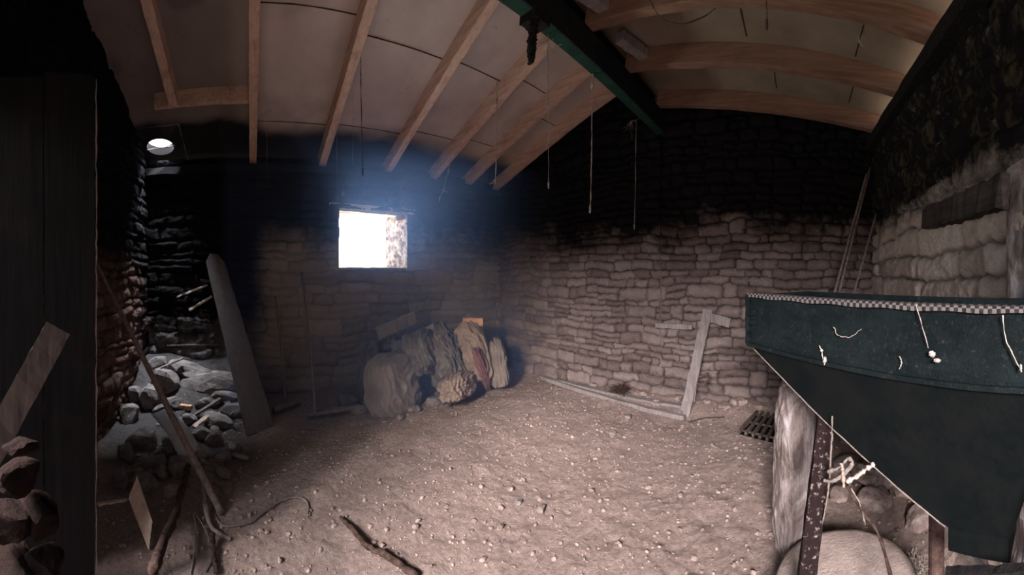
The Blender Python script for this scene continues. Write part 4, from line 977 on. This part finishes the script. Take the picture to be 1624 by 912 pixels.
HP = [(338, 768), (351, 780), (346, 792), (340, 808), (343, 826), (356, 838), (378, 840), (400, 832), (424, 815), (448, 798), (470, 792), (484, 797), (489, 808), (488, 821)]
limb('hose', [ground(x, y, .012) for x, y in HP], .0048, .0048, 'hose', 'thin grey hose curling over the floor from the rubble', 'hose', wob=0, seed=6, seg=8)
limb('twine', [ground(306, 826, .06), ground(311, 850, .03), ground(310, 875, .01), ground(302, 918, .01)], .004, .004, 'twine', 'pale twine running to the bottom edge, left of the looped one', 'twine', wob=.001, seed=7)
limb('twine', [ground(312, 832, .05), ground(326, 850, .02), ground(336, 875, .01), ground(336, 896, .01), ground(326, 916, .01)], .004, .004, 'twine', 'pale twine bending in a loop at the bottom edge', 'twine', wob=.001, seed=8)
o1 = limb('branch', [ground(541, 829, .022), ground(560, 850, .025), ground(585, 874, .022), ground(615, 890, .02), ground(662, 922, .02)], .012, .017, 'bark', 'dark forked branch lying on the near floor at the bottom centre', 'branch', seed=9)
mb = MB(); P = smooth_path([ground(545, 842, .022), ground(568, 866, .025), ground(592, 884, .022), ground(628, 906, .02)], 6, .003, 4); sweep(mb, P, [.013] * len(P), 8, jitter=.1)
c_ = mb.build('fork', M['bark'], o1, smooth=True)

# ------------------------------------------------------------------ right wall: old lintel and plastered jamb
a = Vector((XC - .015, 2.12, 1.845)); b_ = Vector((XC - .02, 1.15, 1.83))
mb = MB(); beam(mb, a, b_, .14, .14, rough=.008, seed=14, nseg=24, taper=lambda t: .5 + .5 * t); tag(mb.build('trim_5', M['lintel_wood']), kind='structure')
mb = MB(); vs = []; fs = []; N = 30
reveal(mb, ((XC - .05, 1.19, 0.0), (XC - .05, .75, 0.0), (XC - .05, .75, 2.0), (XC - .05, 1.17, 1.93)), (-1, 0, 0), 21)
mb.add([(XC - .05, 1.19, 0.0), (XC + .04, 1.19, 0.0), (XC + .04, 1.17, 1.93), (XC - .05, 1.17, 1.93)], [(0, 1, 2, 3)])
tag(mb.build('trim_6', M['sheet'], smooth=False), kind='structure')

# ------------------------------------------------------------------ strings and cobwebs hanging from the roof
def roof_pt(x, y, drop=0):
    for rho in np.arange(.8, 5.6, .01):
        p = at(x, y, rho); zf = roof_left(p.x) if p.x < RX - .06 else roof_right(p.x)
        if p.z >= zf + .01 or p.y > YB - .04 or p.x < XA + .04: return p
        if abs(p.x - RX) < BW and 3.05 < p.z < 3.1 and p.y < YB: return p
    return p
STR = [(572, 118, 575, 276, 'dark string hanging from the bright rafter, left of the window head', 'dark_twine', 0), (788, 152, 786, 290, 'cobwebbed string hanging from the rafter right of the window', 'web', 1),
       (869, 72, 870, 296, 'string hanging from the ridge beam, left one of the three over the back wall', 'web', 0), (940, 122, 936, 335, 'thick knotted string hanging from the ridge beam, middle one of the three', 'web', 1),
       (1009, 196, 1006, 362, 'faint string hanging at the end of the ridge beam, right one of the three', 'web', 0), (712, 268, 697, 318, 'short pale cobweb hanging at the rafter ends right of the window', 'web', 1), (1215, -6, 1216, 44, 'short thick string hanging at the top edge over the right slope', 'dark_twine', 0),
       (422, 170, 424, 290, 'very thin thread hanging below the upright-looking rafter', 'web', 0), (534, 205, 536, 420, 'very thin thread hanging left of the window', 'web', 0), (560, 165, 559, 262, 'thin short thread hanging beside the bright rafter', 'web', 0)]
for i, (x0_, y0_, x1_, y1_, lab, mt, bl) in enumerate(STR):
    p = roof_pt(x0_, y0_); rho = math.hypot(p.x, p.y); q = at(x1_, y1_, rho); thin = 'thin' in lab
    blob = [(q + Vector((0, 0, .02)), (.008, .008, .035))] + ([(p.lerp(q, .06), (.012, .012, .03))] if bl else []) if not thin else None
    web_strand('hanging_string', [p + Vector((0, 0, RD - .01 if p.y < YB - .1 and abs(p.x - RX) > .1 else .0)), p, p.lerp(q, .3), p.lerp(q, .62) + Vector((.004, 0, 0)), q], .0012 if thin else (.0042 if bl else .0034), M[mt], lab, 'string', seed=30 + i, wob=.0015, k=8, blob=blob)
pts = [roof_pt(1030, -6), roof_pt(1030, -6) * 0 + at(1038, 16, 2.15), at(1056, 33, 2.15), at(1085, 37, 2.15), at(1115, 27, 2.15), at(1140, 8, 2.15), at(1148, -6, 2.15)]
web_strand('hanging_string', [at(1029, -10, 2.15)] + pts[1:], .0035, M['dark_twine'], 'dark string hanging in a loop under the right roof slope', 'string', seed=50, wob=.002)
# little cobweb rags on rafters
for i, (x, y, s, lab) in enumerate(((552, 75, .03, 'ragged cobweb on the shaded side of the bright rafter'), (868, 62, .05, 'thick cobweb tuft where a rafter meets the ridge beam'), (1002, 190, .05, 'cobweb tuft at the foot of the ridge beam'),
        (425, 172, .035, 'cobweb rag under the second rafter'), (1362, 60, .02, 'cobweb knot on the panel of the right slope'), (704, 300, .03, 'pale cobweb rag at the rafter end near the corner'), (544, 305, .02, 'small bright cobweb just above the window, left one'), (640, 326, .035, 'wide pale cobweb just above the window, right one'))):
    p = roof_pt(x, y) if i < 6 else on_x(x, y, XA + .05); p = p * 1.0; p.z -= .01; mb = MB(); rnd = random.Random(i)
    for k in range(14):
        d = Vector((rnd.gauss(0, 1), rnd.gauss(0, 1), rnd.gauss(-.4, 1))) * s; P = smooth_path([p, p + d * .6 + Vector((0, 0, -.3 * s)), p + d], 3, .002, k); sweep(mb, P, .0016, 4)
    tag(mb.build('cobweb', M['web']), lab, 'cobweb')
# black tattered strip hanging from the ridge beam
p = at(846, 28, 2.10); q = at(842, 100, 2.10); mb = MB(); n = 26; rnd = random.Random(3); vs = []; fs = []
for i in range(n + 1):
    c_ = p.lerp(q, i / n); w = .034 * (1 + .25 * rnd.uniform(-1, 1)) * (1.25 if i < 4 else 1) * (1 - .35 * max(0, i / n - .85) / .15)
    for k in range(8):
        a = 2 * PI * k / 8; vs.append(c_ + Vector((math.cos(a) * w * rnd.uniform(.75, 1.2), math.sin(a) * w * .7 * rnd.uniform(.7, 1.2), rnd.uniform(-.005, .005))))
for i in range(n):
    for k in range(8): fs.append((i * 8 + k, i * 8 + (k + 1) % 8, i * 8 + 8 + (k + 1) % 8, i * 8 + 8 + k))
fs += [tuple(range(8)), tuple(n * 8 + k for k in reversed(range(8)))]
mb.add(vs, fs); tag(mb.build('tattered_strip', M['soot']), 'black tattered sooty strip hanging from the green ridge beam', 'strip')
mb = MB(); c_ = Vector((RX, at(862, 30, 2.1).y, 3.06)); beam(mb, c_ - Vector((0, .07, 0)), c_ + Vector((0, .07, 0)), .13, .05, rough=.004, seed=4)
tag(mb.build('beam_clamp', M['soot']), 'black clamp around the ridge beam above the tattered strip', 'clamp')
# rod across the roof hole
mb = MB(); zh = roof_left(SKY[0]) + RD - .004; beam(mb, (SKY[0] - .02, SKY[1] - .19, zh - .005), (SKY[0] + .02, SKY[1] + .19, zh), .012, .012, rough=.001, seed=2)
tag(mb.build('lath', M['stick']), 'thin lath across the round hole in the roof', 'lath')

# ------------------------------------------------------------------ scattering volume added to give the blue glow around the window
mb = MB(); hx0, hx1, hy0, hy1, hz0, hz1 = XA + .06, -2.7, -.25, YB - .1, .15, ZA - .1
mb.add([(hx0, hy0, hz0), (hx1, hy0, hz0), (hx1, hy1, hz0), (hx0, hy1, hz0), (hx0, hy0, hz1), (hx1, hy0, hz1), (hx1, hy1, hz1), (hx0, hy1, hz1)],
       [(0, 3, 2, 1), (4, 5, 6, 7), (0, 1, 5, 4), (1, 2, 6, 5), (2, 3, 7, 6), (3, 0, 4, 7)])
hm = bpy.data.materials.new('glow_volume'); hm.use_nodes = True; nt = hm.node_tree; nt.nodes.clear()
ou = nt.nodes.new('ShaderNodeOutputMaterial'); vs_ = nt.nodes.new('ShaderNodeVolumeScatter')
vs_.inputs['Color'].default_value = (0.28, 0.46, 1.0, 1); vs_.inputs['Density'].default_value = 0.30; vs_.inputs['Anisotropy'].default_value = 0.1
nt.links.new(vs_.outputs[0], ou.inputs['Volume'])
tag(mb.build('glow_volume', hm), 'bluish scattering volume added for the glow around the window', 'glow_volume', kind='stuff')
